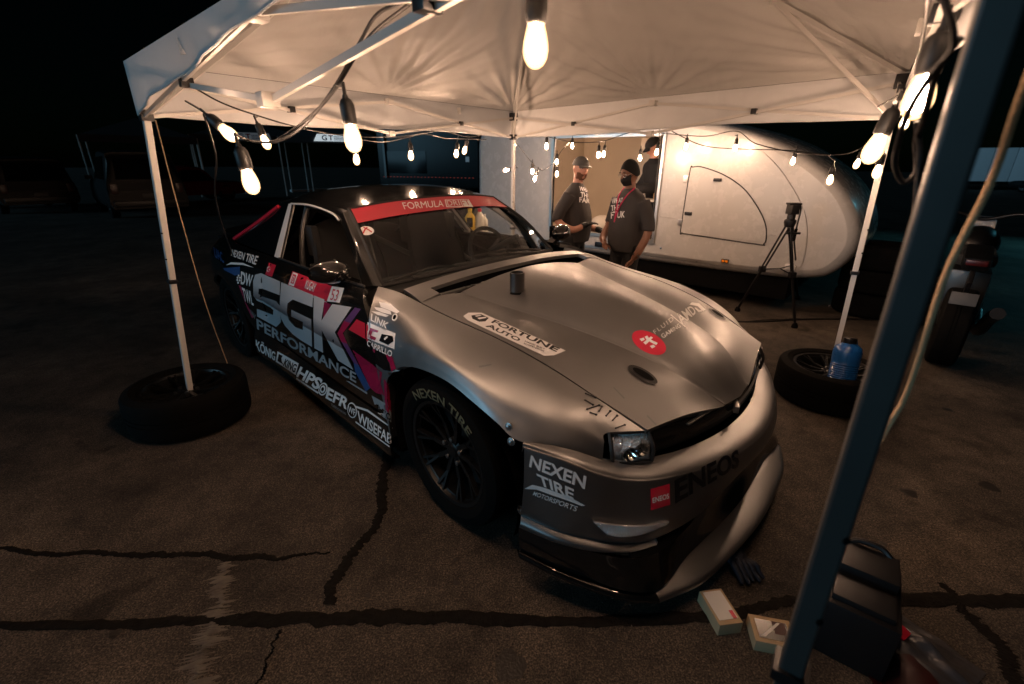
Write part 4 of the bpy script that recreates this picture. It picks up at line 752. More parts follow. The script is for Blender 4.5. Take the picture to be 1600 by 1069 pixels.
# ================================================================== STRING LIGHTS
bulb_me = None
def lamp_meshes():
    b = MB().lathe([(.0115, 0), (.0125, -.006), (.0165, -.020), (.0200, -.035), (.0210, -.046), (.0192, -.058), (.0132, -.068), (.006, -.0725), (.0005, -.0735)], 20)
    h = MB().lathe([(.0005, .058), (.006, .057), (.0075, .05), (.013, .046), (.0175, .036), (.0185, .01), (.0175, -.006), (.0150, -.009), (.0140, -.004)], 18); h.tube([(0, 0, .05), (0, 0, .085)], .0045, 6)
    return b, h
_b, _h = lamp_meshes(); tmpb = _b.build('bulb', 'bulb_glass', None, 60); tmph = _h.build('lamp_holder', 'cable_black', None, 40)
tmpf = MB().lathe([(.0005, -.006), (.005, -.010), (.0105, -.022), (.0140, -.036), (.0145, -.046), (.0125, -.056), (.007, -.063), (.0005, -.065)], 16).build('filament', 'filament', None, 60); FM = tmpf.data; bpy.data.objects.remove(tmpf)
BM, HM = tmpb.data, tmph.data; bpy.data.objects.remove(tmpb); bpy.data.objects.remove(tmph)
def string_light(label, cables, bulbs, rad=.0042):
    """cables: lists of points; bulbs: (pos of glass centre, up direction, hang point or None)"""
    s_ = thing('string_light', label, 'string light', (0, 0, 0), 0, 'strings of warm bulbs')
    s_.location = Vector([float(v) for v in cables[0][0]]); off = -np.array(cables[0][0], float)
    for c in cables: MB().tube(cr([np.array(p)+off for p in c], max(24, 8*len(c))), rad, 6).build('cable', 'cable_black', s_, 60)
    for pos, up, hang in bulbs:
        q = Vector(up).normalized().to_track_quat('Z', 'Y').to_matrix().to_4x4()
        h = bpy.data.objects.new('lamp_holder', HM); COL.objects.link(h); h.parent = s_; h.matrix_local = Matrix.Translation(Vector(np.array(pos)+off)) @ q @ Matrix.Translation((0, 0, .038))
        b = bpy.data.objects.new('bulb', BM); COL.objects.link(b); b.parent = h; c_ = bpy.data.objects.new('filament', FM); COL.objects.link(c_); c_.parent = h
        if hang is not None:
            top = np.array(pos)+np.array(Vector(up).normalized())*.12; MB().tube(cr([top+off, (top+np.array(hang))/2+off+V3(.004, 0, -.004), np.array(hang)+off], 8), .0036, 5).build('drop_cord', 'cable_black', s_, 60)
    return s_
def pb(x, y, D, up=(0, 0, 1), hang=None): return (at(x, y, D), up, hang)
# near string: from above the camera past the left front corner
c1 = [at(*p) for p in ((900, -140, .75), (740, -40, .85), (640, 0, .92), (590, 22, .98), (560, 70, 1.04), (525, 132, 1.12), (490, 180, 1.2), (460, 208, 1.27), (425, 222, 1.36), (385, 218, 1.5), (345, 198, 1.66), (318, 175, 1.8), (290, 158, 2.05))]
c1b = [at(*p) for p in ((640, 6, .94), (575, 60, 1.05), (520, 145, 1.15), (475, 190, 1.25), (430, 222, 1.38))]
c1c = [at(*p) for p in ((318, 178, 1.8), (330, 215, 1.9), (338, 250, 2.0), (336, 300, 2.2), (345, 345, 2.5), (364, 400, 2.95))]
string_light('thick black bulb string looping across the near left corner of the canopy', [c1, c1b, c1c],
  [pb(837, 70, .76, (0, 0, 1), at(838, -110, .78)), pb(551, 215, 1.14, (-.08, 0, 1), at(525, 132, 1.12)), pb(391, 283, 1.25, (-.15, 0, 1), at(385, 218, 1.5)), pb(357, 208, 1.55, (-.75, .2, .6), at(335, 190, 1.7))])
# second string: along the left rear edge
c2 = [at(*p) for p in ((300, 135, 2.1), (345, 160, 2.2), (400, 180, 2.3), (470, 200, 2.6), (540, 212, 2.9), (620, 214, 3.3), (690, 205, 3.8), (735, 214, 4.1), (780, 202, 4.5), (803, 206, 4.75))]
c2b = [at(*p) for p in ((545, 214, 2.95), (600, 222, 3.2), (660, 210, 3.6), (700, 216, 3.9), (760, 218, 4.3))]
string_light('bulb string along the canopy edge above the car roof', [c2, c2b],
  [pb(415, 222, 2.25, (-.3, 0, 1), at(402, 182, 2.32)), pb(557, 249, 2.9, (0, 0, 1), at(556, 213, 3.0)), pb(642, 243, 3.3, (0, 0, 1), at(640, 213, 3.4)), pb(713, 240, 3.9, (.1, 0, 1), at(716, 210, 3.95)), pb(726, 235, 4.0, (.3, 0, 1), at(730, 213, 4.05)), pb(803, 226, 4.72, (0, 0, 1), at(803, 206, 4.75))])
# third: rear post to the right rear corner
c3 = [at(*p) for p in ((803, 206, 4.75), (825, 201, 4.7), (850, 212, 4.7), (895, 222, 4.65), (940, 221, 4.6), (975, 210, 4.5), (1032, 195, 4.3), (1055, 208, 4.3), (1100, 228, 4.2), (1160, 233, 4.0), (1230, 235, 3.75), (1300, 242, 3.5), (1345, 232, 3.3), (1395, 190, 3.1))]
c3b = [at(*p) for p in ((1032, 208, 4.6), (1100, 213, 4.4), (1150, 205, 4.2), (1180, 224, 4.0), (1240, 238, 3.7), (1297, 243, 3.4))]
string_light('bulb string between the rear canopy post and the right corner', [c3, c3b],
  [pb(854, 229, 4.7, (0, 0, 1), at(853, 214, 4.7)), pb(935, 242, 4.5, (0, 0, 1), at(934, 221, 4.6)), pb(943, 241, 4.75, (.1, 0, 1), at(946, 221, 4.6)), pb(1000, 247, 4.9, (0, 0, 1), None), pb(1026, 238, 4.4, (.1, 0, 1), at(1030, 200, 4.35)),
   pb(1072, 229, 4.85, (0, 0, 1), at(1072, 214, 4.85)), pb(1149, 231, 4.6, (0, 0, 1), at(1149, 212, 4.5)), pb(1239, 252, 4.0, (.1, 0, 1), at(1242, 237, 3.9)), pb(1297, 281, 3.1, (0, 0, 1), at(1294, 243, 3.4)), pb(1339, 256, 3.3, (.2, 0, 1), at(1342, 234, 3.3))])
# fourth: the piece hanging off the rear post towards the trailer window
c4 = [at(*p) for p in ((806, 222, 4.8), (822, 243, 4.9), (835, 258, 5.0), (848, 266, 5.1), (865, 254, 5.3), (878, 235, 5.5), (894, 218, 5.7))]
c4b = [at(*p) for p in ((803, 255, 4.8), (801, 300, 4.8), (805, 330, 4.85), (803, 380, 4.9))]
string_light('short tail of bulbs drooping from the rear post to the trailer window', [c4, c4b],
  [pb(791, 266, 4.8, (.9, 0, .2), at(803, 256, 4.82)), pb(832, 268, 4.95, (0, 0, 1), at(830, 252, 4.95)), pb(836, 279, 5.05, (.3, 0, 1), at(845, 265, 5.08)), pb(870, 253, 5.35, (0, 0, 1), None), pb(870, 272, 5.4, (0, 0, 1), None), pb(894, 228, 5.7, (0, 0, 1), at(894, 218, 5.7))], .0035)
# fifth: bundle at the near right post, running back along the right edge
c5 = [at(*p) for p in ((1395, 190, 3.1), (1415, 150, 2.2), (1430, 110, 1.5), (1445, 40, .9), (1452, -20, .62), (1455, -80, .55))]
c5b = [at(*p) for p in ((1455, -60, .50), (1490, 60, .52), (1460, 110, .55), (1425, 165, .60), (1405, 215, .66), (1398, 258, .70), (1412, 285, .72), (1432, 268, .70), (1432, 220, .68), (1445, 180, .62), (1465, 110, .56), (1500, 60, .52))]
c5c = [at(*p) for p in ((1432, 190, .66), (1437, 240, .68), (1432, 300, .70), (1428, 360, .72))]
string_light('tangled bulb string wound around the near right canopy post', [c5, c5b, c5c],
  [pb(1437, 150, .74, (.05, 0, 1), at(1452, -20, .70)), pb(1366, 232, 1.08, (.25, 0, 1), at(1398, 160, .80)), pb(1371, 268, 2.3, (0, 0, 1), None)])
# sixth: the string goes on over the front edge, above and beside the camera
c6 = [at(900, -140, .75), V3(.35, .7, 1.86), Ft+V3(0, .1, .12)]
c6b = [c1[0], V3(.0, .62, 1.86), V3(-.32, .70, 1.88), V3(-.6, .75, 1.92)]
c6c = [Ft+V3(0, .1, .12), V3(.95, 1.15, 1.8), V3(1.55, 2.0, 1.8), Rt_+V3(-.1, 0, .05)]
string_light('bulb string rising from the right canopy leg along the front roof edge', [c6, c6b, c6c],
  [ ((1.9, 2.45, 1.70), (0, 0, 1), None)])
# ropes
def rope(label, pts, r, m='rope', name='guy_rope'): o = MB().tube(cr(pts, 40), r, 6).build(name, m, None, 60); setp(o, label, 'rope'); return o
rope('thin guy rope slanting down from the left canopy corner', [at(243, 188, 2.9), at(280, 330, 3.05), at(320, 470, 3.15), on_z(359, 578, .01)], .0035)
rope('thick pale rope slanting past the near right post', [at(1640, 30, .42), at(1588, 170, .46), at(1548, 285, .52), at(1478, 428, .58), at(1436, 560, .66), at(1412, 625, .72), at(1388, 665, .76), at(1368, 700, .76), at(1346, 724, .735)], .0045)
# ================================================================== TRAILER
SD = V3(.756, -.655, 0); ND = V3(.655, .756, 0); NW = 5.5
def W(s, z, d=0.0): return SD*s+ND*(NW+d)+V3(0, 0, z)
tr = thing('caravan_trailer', 'white rounded teardrop trailer with an open serving window behind the car', 'trailer', W(-3.0, 0))
TR0 = -np.array(W(-3.0, 0))
def trb(mb): mb.v = [tuple(np.array(p)+TR0) for p in mb.v]; return mb
OUT = [(-5.45, .37), (-2.6, .355), (-1.2, .37), (-.80, .40), (-.58, .46), (-.44, .62), (-.385, .82), (-.44, 1.05), (-.58, 1.27), (-.78, 1.46), (-1.0, 1.61), (-1.25, 1.74), (-1.68, 1.89), (-2.3, 2.02), (-3.2, 2.10), (-4.6, 2.10), (-5.2, 2.06), (-5.5, 1.9), (-5.54, 1.5), (-5.54, .6)]
ring = cr(OUT+[OUT[0]], 140)[:-1] if False else cr([np.array(p+(0,)) for p in OUT+[OUT[0]]], 141)[:-1, :2]
cen = np.array([-3.0, 1.1])
def inset(k):
    t = np.roll(ring, -1, 0)-np.roll(ring, 1, 0); t /= np.linalg.norm(t, axis=1, keepdims=True); n = np.stack([-t[:, 1], t[:, 0]], 1); return ring+n*k
# flat side with the window opening cut out (filled 2-D curve with a hole)
def filled(loops, name, m, parent, depth=0.0):
    cu = bpy.data.curves.new('c', 'CURVE'); cu.dimensions = '2D'; cu.fill_mode = 'BOTH'
    for lp in loops:
        s_ = cu.splines.new('POLY'); s_.points.add(len(lp)-1); s_.use_cyclic_u = True
        for p, q in zip(s_.points, lp): p.co = (q[0], q[1], 0, 1)
    o = bpy.data.objects.new('c', cu); COL.objects.link(o); me = bpy.data.meshes.new_from_object(o.evaluated_get(bpy.context.evaluated_depsgraph_get())); bpy.data.objects.remove(o)
    for v in me.vertices: v.co = Vector(W(v.co.x, v.co.y, depth)+TR0)
    return link(name, me, m, parent, 0)
OP = [(-4.02, .66), (-2.45, .63), (-2.45, 1.83), (-4.02, 1.86)]
filled([inset(.10), OP], 'side_wall', 'gelcoat', tr)
sect = [(0, .10), (.012, .06), (.05, .022), (.11, .0), (.8, -.03), (1.5, -.03), (1.8, .0), (1.87, .06), (1.9, .2)]
g = np.stack([[W(p[0], p[1], d) for p in np.vstack([inset(k), inset(k)[:1]])] for d, k in sect]); trb(MB().grid(g)).build('shell', 'gelcoat', tr, 60)
# interior
def quad(pts, name, m): return trb(MB().add([W(*p) for p in pts], [(0, 1, 2, 3)])).build(name, m, tr, 0)
quad([(-4.5, .6, 1.5), (-1.9, .6, 1.5), (-1.9, 1.95, 1.5), (-4.5, 1.95, 1.5)], 'inner_back_wall', 'trailer_inside'); quad([(-4.5, .6, .03), (-4.5, .6, 1.5), (-4.5, 1.95, 1.5), (-4.5, 1.95, .03)], 'inner_side_wall', 'trailer_inside'); quad([(-1.9, .6, .03), (-1.9, .6, 1.5), (-1.9, 1.95, 1.5), (-1.9, 1.95, .03)], 'inner_side_wall', 'trailer_inside')
quad([(-4.5, .6, .03), (-1.9, .6, .03), (-1.9, .6, 1.5), (-4.5, .6, 1.5)], 'inner_floor', 'trailer_inside'); quad([(-4.5, 1.95, .03), (-1.9, 1.95, .03), (-1.9, 1.95, 1.5), (-4.5, 1.95, 1.5)], 'inner_ceiling', 'trailer_inside')
trb(MB().box(W(-2.75, 1.78, .9), (.7, .35, .14), .02, Matrix.Rotation(math.atan2(SD[1], SD[0]), 3, 'Z'))).build('overhead_locker', 'trailer_inside', tr)
trb(MB().bar(W(-3.02, .62, 1.4), W(-3.02, 1.93, 1.4), .04, .03)).build('inner_batten', 'alu_trim', tr, 0)
def fr(a, b, w_=.035, d=-.012, name='window_frame', m='alu_trim'): trb(MB().bar(W(a[0], a[1], d), W(b[0], b[1], d), w_, .03, up=tuple(ND))).build(name, m, tr, 0)
fr((-4.02, .645), (-2.45, .615)); fr((-2.44, .60), (-2.44, 1.86)); fr((-4.03, .63), (-4.03, 1.9)); fr((-4.02, 1.86), (-2.45, 1.84)); fr((-2.47, .65), (-2.47, 1.84), .012, -.03, 'window_seal', 'matte_black'); fr((-3.99, .68), (-3.99, 1.86), .014, -.03, 'window_seal', 'matte_black')
# awning strut leaning at the left jamb
trb(MB().tube([W(-3.96, 1.84, -.05), W(-4.0, 1.3, -.06), W(-4.0, .7, -.02)], .014, 8)).build('awning_strut', 'alu_trim', tr)
# hatch
hatch = [(-2.08, 1.49), (-1.97, 1.49), (-1.72, 1.41), (-1.50, 1.28), (-1.33, 1.10), (-1.22, .93), (-1.185, .78), (-1.20, .725), (-1.26, .715), (-2.02, .75), (-2.09, .76), (-2.115, .80), (-2.10, 1.44)]
hr = cr([np.array(p+(0,)) for p in hatch+[hatch[0]]], 90)[:-1, :2]
hd = filled([hr], 'hatch_door', 'gelcoat', tr, -.006)
trb(MB().tube([W(p[0], p[1], -.004) for p in hr], .0065, 6, closed=True)).build('hatch_gasket', 'matte_black', hd)
for s_, z_ in ((-1.78, 1.36), (-2.05, .985)): trb(MB().box(W(s_, z_, -.014), (.085, .02, .036), .008, Matrix.Rotation(math.atan2(SD[1], SD[0]), 3, 'Z'))).build('hatch_latch', 'plastic_black', hd)
# mouldings and fittings
for z_ in (.88, 1.36): trb(MB().box(W(-2.135, z_, -.008), (.05, .014, .075), .004, Matrix.Rotation(math.atan2(SD[1], SD[0]), 3, 'Z'))).build('hinge', 'alu_trim', hd)
for i in range(22): trb(MB().lathe([(.001, .003), (.005, .002), (.006, 0)], 8, Matrix.Translation(Vector(W(-2.35+i*.065, .475-.0015*i, -.001))) @ Vector(-ND).to_track_quat('Z', 'Y').to_matrix().to_4x4())).build('rivet', 'alu_trim', tr)
trb(MB().bar(W(-5.3, .47, -.002), W(-.95, .45, -.002), .035, .006, up=tuple(ND))).build('rub_strip', 'alu_trim', tr, 0)
trb(MB().tube(cr([W(-2.42, .93, .0), W(-2.1, .90, .0), W(-1.6, .86, .0), W(-1.1, .82, .0)], 20), .006, 6)).build('body_crease', 'gelcoat', tr)
trb(MB().tube(cr([W(-1.66, 1.80, .006), W(-1.3, 1.58, -.002), W(-1.0, 1.25, -.002), W(-.84, .95, -.002), (W(-.80, .6, -.002)), W(-.86, .47, .004)], 30), .003, 5)).build('panel_joint', 'alu_trim', tr)
am = trb(MB().box(W(-1.555, .495, -.012), (.085, .025, .042), .012, Matrix.Rotation(math.atan2(SD[1], SD[0]), 3, 'Z'))).build('side_marker', 'matte_black', tr)
for k in (-.018, .018): trb(MB().box(W(-1.555+k, .495, -.026), (.028, .008, .024), .003, Matrix.Rotation(math.atan2(SD[1], SD[0]), 3, 'Z'))).build('amber_lens', 'amber', am)
trb(MB().box(W(-3.2, .50, -.012), (.13, .025, .07), .015, Matrix.Rotation(math.atan2(SD[1], SD[0]), 3, 'Z'))).build('vent_socket', 'plastic_black', tr)
trb(MB().box(W(-.90, .52, -.02), (.10, .05, .055), .015, Matrix.Rotation(math.atan2(SD[1], SD[0]), 3, 'Z'))).build('tap_housing', 'vinyl_pale', tr)
trb(MB().lathe([(.001, 0), (.011, .002), (.011, .006), (.001, .008)], 10, Matrix.Translation(Vector(W(-2.33, .55, -.001))) @ Vector(-ND).to_track_quat('Z', 'Y').to_matrix().to_4x4())).build('rivet', 'chrome', tr)
trb(MB().box(W(-3.1, .25, .95), (4.4, 1.7, .24), .02, Matrix.Rotation(math.atan2(SD[1], SD[0]), 3, 'Z'))).build('chassis', 'void_black', tr)  # black box reaches low, added to keep the space under the trailer dark
for s_ in (-1.75, -2.6, -4.4):
    Mw = Matrix.Translation(Vector(W(s_, .31, .42)+TR0)) @ Vector(-ND).to_track_quat('Z', 'Y').to_matrix().to_4x4(); wheel('trailer_wheel', tr, Mw, .31, .19, .19, nsp=6)
# things in the trailer
def sitem(s, z, d): return W(s, z, d)
def lathe_thing(name, label, cat, pos, prof, m, n=20, tilt=None):
    Mx = Matrix.Translation(Vector(pos)) @ (tilt if tilt is not None else Matrix.Identity(4)); o = MB().lathe(prof, n).build(name, m, None, 40); o.matrix_world = Mx; return setp(o, label, cat)
sh_ = setp(MB().box((0, 0, -.012), (.55, .3, .024), .003).build('wall_shelf', 'trailer_inside', None), 'pale shelf inside the trailer window under the paper cup', 'shelf'); sh_.location = Vector(W(-2.62, 1.10, .35)); sh_.rotation_euler = (0, 0, math.atan2(SD[1], SD[0]))
cup = lathe_thing('paper_cup', 'paper cup with a white straw inside the trailer window', 'cup', W(-2.62, 1.101, .33), [(.001, 0), (.032, 0), (.043, .13), (.046, .132), (.046, .138), (.001, .139)], 'cardboard'); MB().tube([(.01, 0, .13), (.02, .005, .22)], .004, 6).build('straw', 'paper_white', cup)
bowl = lathe_thing('sugar_bowl', 'small dark bowl on the shelf beside the paper cup', 'bowl', W(-2.49, 1.101, .33), [(.001, 0), (.02, 0), (.035, .03), (.03, .045), (.001, .05)], 'steel')
bx_ = setp(MB().box((0, 0, .09), (.42, .3, .18), .02).build('equipment_case', 'cloth_black', None), 'black case on the trailer floor below the open palm', 'case'); bx_.location = Vector(W(-3.05, .601, .35)); bx_.rotation_euler = (0, 0, -.6)
sk = MB().ell((0, 0, .12), (.16, .13, .125), 18, 12).build('canvas_sack', 'trailer_inside', None); setp(sk, 'round tan sack on the trailer floor beside the man in the cap', 'sack'); sk.location = Vector(W(-3.42, .60, .4))
yl = setp(MB().ell((0, 0, .05), (.13, .08, .055), 14, 9).build('work_glove', 'yellow_cuff', None), 'yellow glove lying in the lower left corner of the trailer window', 'glove'); yl.location = Vector(W(-3.86, .61, .2))
pn = MB().lathe([(.001, 0), (.14, 0), (.15, .012), (.15, .016), (.135, .014), (.001, .012)], 24).build('serving_tray', 'cardboard', None); setp(pn, 'tan round tray inside the trailer held near the masked man', 'tray'); pn.location = Vector(W(-3.05, 1.22, .62))
# ================================================================== WHEELS USED AS WEIGHTS, TYRE STACKS
def spare(label, loc, group=None, tilt=(0, 0)):
    M = Matrix.Translation((loc[0], loc[1], .128+abs(tilt[0])*.3)) @ Matrix.Rotation(tilt[0], 4, 'X') @ Matrix.Rotation(tilt[1], 4, 'Y')
    w_ = wheel('weight_wheel', None, M, .325, .255, .232, nsp=10); setp(w_, label, 'wheel', group); return w_
spare('black wheel and tyre lying flat around the left canopy leg', (Lb[0], Lb[1]), 'wheels weighing down the canopy legs')
spare('black wheel and tyre lying flat around the right canopy leg beside the blue jug', (Rb[0], Rb[1]), 'wheels weighing down the canopy legs')
def loose_tyre(label, loc, z, group, rz=0.0):
    o = MB().lathe(tyre_profile(.33, .25, .235)+[(.225, 0)], 48, close=True).build('loose_tyre', 'rubber', None, 28); o.location = (loc[0], loc[1], z); o.rotation_euler = (0, 0, rz); return setp(o, label, 'tyre', group)
t1 = on_z(1352, 488); t2 = on_z(1448, 500)
for i, (nm, sh_x) in enumerate((('lowest', 0), ('middle', .02), ('topmost', -.015))): loose_tyre(f'wide black tyre, {nm} of the stack at the trailer nose', (t1[0]+sh_x, t1[1]+sh_x*.6), .126+i*.252, 'tyre stack at the trailer nose')
for i, nm in enumerate(('lower', 'upper')): loose_tyre(f'wide black tyre, {nm} of the short stack beside the motorcycle', (t2[0]-.02*i, t2[1]), .126+i*.252, 'short tyre stack beside the motorcycle')

# ================================================================== SMALL THINGS ON THE GROUND
jug = thing('water_jug', 'blue plastic water jug standing in the right leg wheel', 'jug', on_y(1312, 606, 2.70)*V3(1, 1, 0)+V3(0, 0, .13)); jug.rotation_euler = (R_(-6), R_(9), .6)
def jmb(): return MB()
jb = jmb().lathe([(.001, 0), (.068, 0), (.078, .012), (.08, .05)]+[q for i in range(9) for q in ((.08, .06+i*.014), (.0765, .066+i*.014))]+[(.08, .20), (.08, .255), (.072, .285), (.045, .305), (.034, .31)], 28).build('jug_body', 'bottle_blue', jug, 40)
MB().lathe([(.036, .305), (.038, .31), (.038, .34), (.03, .345), (.001, .345)], 20).build('cap', 'plastic_black', jug, 40)
MB().tube(cr([(.06, 0, .30), (.10, 0, .315), (.115, 0, .27), (.105, 0, .20), (.078, 0, .175)], 16), .012, 8).build('handle', 'bottle_blue', jug, 60)
def carton(label, px, size, rz, top, name='parts_box'):
    p = on_z(*px); b = thing(name, label, 'box', p, rz); MB().box((0, 0, size[2]/2), size, .002).build('carton', 'cardboard_pale', b)
    for m_, cx_, cy_, sx, sy, k in top: MB().box((cx_, cy_, size[2]+.0012+.0006*k), (sx, sy, .0016)).build('label', m_, b, 0)
    return b
b1 = carton('small upright-lying carton with white label under the front splitter', (1122, 963), (.085, .135, .05), R_(8), [('paper_white', 0, .004, .068, .11, 0), ('vinyl_red', .024, -.036, .014, .03, 1)])
b2 = carton('small carton with dark red printed lid beside the canopy leg', (1203, 1000), (.13, .10, .045), R_(-12), [('vinyl_black', 0, .0, .10, .07, 0), ('dark_red', .024, .01, .04, .045, 1)])
MB().add([(-.045, -.03, .0485), (.02, .03, .0485), (.03, .03, .0485), (-.03, -.03, .0485)], [(0, 1, 2, 3)]).build('stripe', 'paper_white', b2, 0); 
txt = text_mesh('PADS', .01); cut_grid(txt, 1, 1); txt.verts.index_update(); MB().add([(-.03+v.co.x*.012, -.042+v.co.y*.012, .0535) for v in txt.verts], [[v.index for v in f.verts] for f in txt.faces]).build('print', 'vinyl_grey', b1, 0) if False else None; txt.free()
case = thing('tool_case', 'black plastic equipment case with stepped lid behind the canopy leg', 'case', on_z(1322, 985), R_(-38))
MB().box((0, 0, .11), (.20, .30, .22), .018).build('case_body', 'plastic_black', case); MB().box((.0, .07, .238), (.17, .14, .05), .012).build('lid_step', 'plastic_black', case); MB().box((.0, -.08, .228), (.16, .10, .025), .008).build('lid_step', 'plastic_black', case)
MB().tube(cr([(.06, .13, .258), (.03, .14, .275), (-.03, .14, .275), (-.06, .13, .258)], 14), .010, 8).build('carry_handle', 'plastic_black', case); MB().lathe([(.001, 0), (.018, 0), (.018, .006), (.001, .008)], 14, Matrix.Translation((-.101, .06, .16)) @ Matrix.Rotation(R_(-90), 4, 'Y')).build('red_button', 'vinyl_red', case)
for k in (-.09, .09): MB().box((.102, k, .16), (.008, .035, .05), .003).build('latch', 'gloss_black', case)
bag = MB(); nb = 26; P = []
for i in range(nb):
    row = []
    for j in range(nb):
        u, v = i/(nb-1)-.5, j/(nb-1)-.5; h = .035*math.exp(-(u*u+v*v)*7)*(1+.5*math.sin(11*u+4*v)*math.cos(9*v-5*u))+.003*math.sin(30*u+11*v); row.append((u*.20, v*.26, max(.003, h)))
    P.append(row)
bg2 = bag.grid(np.array(P)).build('plastic_bag', 'bag_plastic', None, 60); bg2.location = Vector(on_z(1440, 1020)); bg2.rotation_euler = (0, 0, .5); setp(bg2, 'crumpled clear plastic bag on the ground beside the black case', 'bag'); MB().box((-.02, .06, .042), (.05, .04, .004), .001, Matrix.Rotation(.3, 3, 'X')).build('red_tag', 'vinyl_red', bg2)
rag = MB()
for a in range(5): rag.tube(cr([(0, 0, .025), (.03+.02*a*.3, .02*(a-2), .04), (.075, .022*(a-2), .022), (.10+.008*(a % 2), .025*(a-2), .012)], 10), [.016, .015, .014, .013, .012, .011, .011, .010, .009, .006], 8)
rag.ell((-.02, 0, .03), (.06, .05, .03)); ro = rag.build('work_glove', 'glove_blue', None, 60); setp(ro, 'dark blue glove lying on the ground under the splitter edge', 'glove'); ro.location = Vector(on_z(1148, 880)); ro.rotation_euler = (0, 0, R_(-75))
red = MB().grid(np.array([[(x, y, .004+.012*math.sin(30*x)*math.cos(22*y)+.012) for x in np.linspace(-.1, .1, 16)] for y in np.linspace(-.07, .07, 14)])).build('shop_rag', 'dark_red', None, 60); setp(red, 'dark red rag on the ground by the near right canopy leg', 'rag'); red.location = Vector(on_z(1405, 1062))
# cardboard boxes by the trailer
for lab, px, sz, rz in (('brown cardboard box on the ground below the trailer side', (1040, 437), (.30, .26, .16), -.7),): o = setp(MB().box((0, 0, sz[2]/2), sz, .003).build('cardboard_box', 'cardboard', None), lab, 'box'); o.location = Vector(on_z(*px)); o.rotation_euler = (0, 0, rz); MB().box((0, 0, sz[2]+.001), (sz[0]*.98, .05, .002)).build('tape', 'cardboard_pale', o)
pr_ = MB().lathe([(.001, -.12), (.03, -.12), (.03, .12), (.001, .12)], 14, Matrix.Rotation(R_(90), 4, 'Y')).build('paper_roll', 'paper_white', None, 40); pr_.location = Vector(on_z(1030, 447, .03)); setp(pr_, 'white paper roll lying in front of the brown cardboard box', 'roll')
hose = rope('black cable lying across the ground behind the car nose', [on_z(1090, 500, .006), on_z(1180, 503, .006), on_z(1270, 499, .006), on_z(1380, 500, .006)], .007, 'cable_black', 'ground_cable'); hose['category'] = 'cable'
bar_ = MB().box((0, 0, .012), (.22, .035, .02), .004).build('floor_bar', 'steel', None); bar_.location = Vector(on_z(1312, 482)); bar_.rotation_euler = (0, 0, -.5); setp(bar_, 'short metal bar on the ground in front of the tyre stack', 'bar')
# folding table with bottles behind the car
tb = thing('folding_table', 'white topped folding table behind the car seen through its windows', 'table', at(742, 372, 4.95)*V3(1, 1, 0), R_(-40))
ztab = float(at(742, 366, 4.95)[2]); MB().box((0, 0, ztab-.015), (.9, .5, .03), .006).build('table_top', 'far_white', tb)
for sx in (-.4, .4):
    for sy in (-.2, .2): MB().tube([(sx, sy, 0), (sx, sy, ztab-.03)], .014, 8).build('leg', 'frame_white', tb)
def bottle(px, D, h, r, m_, cap, label, fl=1.0):
    p = at(px, 364, D); t = thing('spray_bottle', label, 'bottle', (p[0], p[1], ztab)); MB().lathe([(.001, 0), (r, 0), (r*1.02, h*.06), (r, h*.68), (r*.6, h*.8), (r*.34, h*.86), (r*.34, h*.9)], 18, Matrix.Diagonal((1, fl, 1, 1))).build('bottle_body', m_, t); MB().lathe([(r*.4, h*.88), (r*.42, h), (.001, h*1.01)], 14).build('cap', cap, t); return t
yb = bottle(735, 4.92, .27, .055, 'bottle_yellow', 'bottle_yellow', 'yellow bottle with dark print on the table behind the car', .6); MB().box((0, -.037, .13), (.06, .004, .10), .002).build('label', 'vinyl_black', yb)
bottle(750, 4.95, .27, .05, 'bottle_clear', 'vinyl_red', 'clear bottle with red cap right of the yellow bottle'); bottle(757, 5.05, .20, .04, 'bottle_clear', 'paper_white', 'short pale bottle at the right end of the table row'); bottle(713, 4.95, .20, .025, 'bottle_green', 'paper_white', 'slim green bottle left of the yellow bottle'); bottle(727, 4.85, .15, .022, 'chrome', 'plastic_black', 'small shiny can in front of the yellow bottle')

# ================================================================== TRIPOD
f0 = on_z(1241, 512); top = on_y(1243, 318, f0[1]); ap = V3(top[0], f0[1]+.02, top[2]-.17)
tp = thing('camera_tripod', 'black video tripod with fluid head in front of the trailer', 'tripod', (ap[0], ap[1], 0)); T0 = -np.array([ap[0], ap[1], 0])
feet = [on_z(1152, 486), f0, on_z(1246, 468)]
for q in feet:
    q = np.array(q)+T0; a = ap+T0; m1 = a+(q-a)*.48; sd = np.cross(q-a, V3(0, 0, 1)); sd = sd/(np.linalg.norm(sd)+1e-6)*.022
    lg = MB().tube([a+sd, m1+sd*.8], .0085, 8).tube([a-sd, m1-sd*.8], .0085, 8).build('leg', 'plastic_black', tp, 60); MB().tube([m1-(q-a)*.03, q+V3(0, 0, .03)], .014, 8).build('lower_leg', 'plastic_black', lg, 60); MB().box(m1, (.06, .045, .06), .008).build('leg_lock', 'plastic_black', lg); MB().lathe([(.001, 0), (.03, 0), (.03, .02), (.016, .05), (.001, .055)], 12, Matrix.Translation(Vector(q))).build('rubber_foot', 'rubber', lg)
    MB().tube([m1, V3(ap[0], ap[1], float(m1[2])+.06)+T0], .006, 6).build('spreader', 'plastic_black', tp)
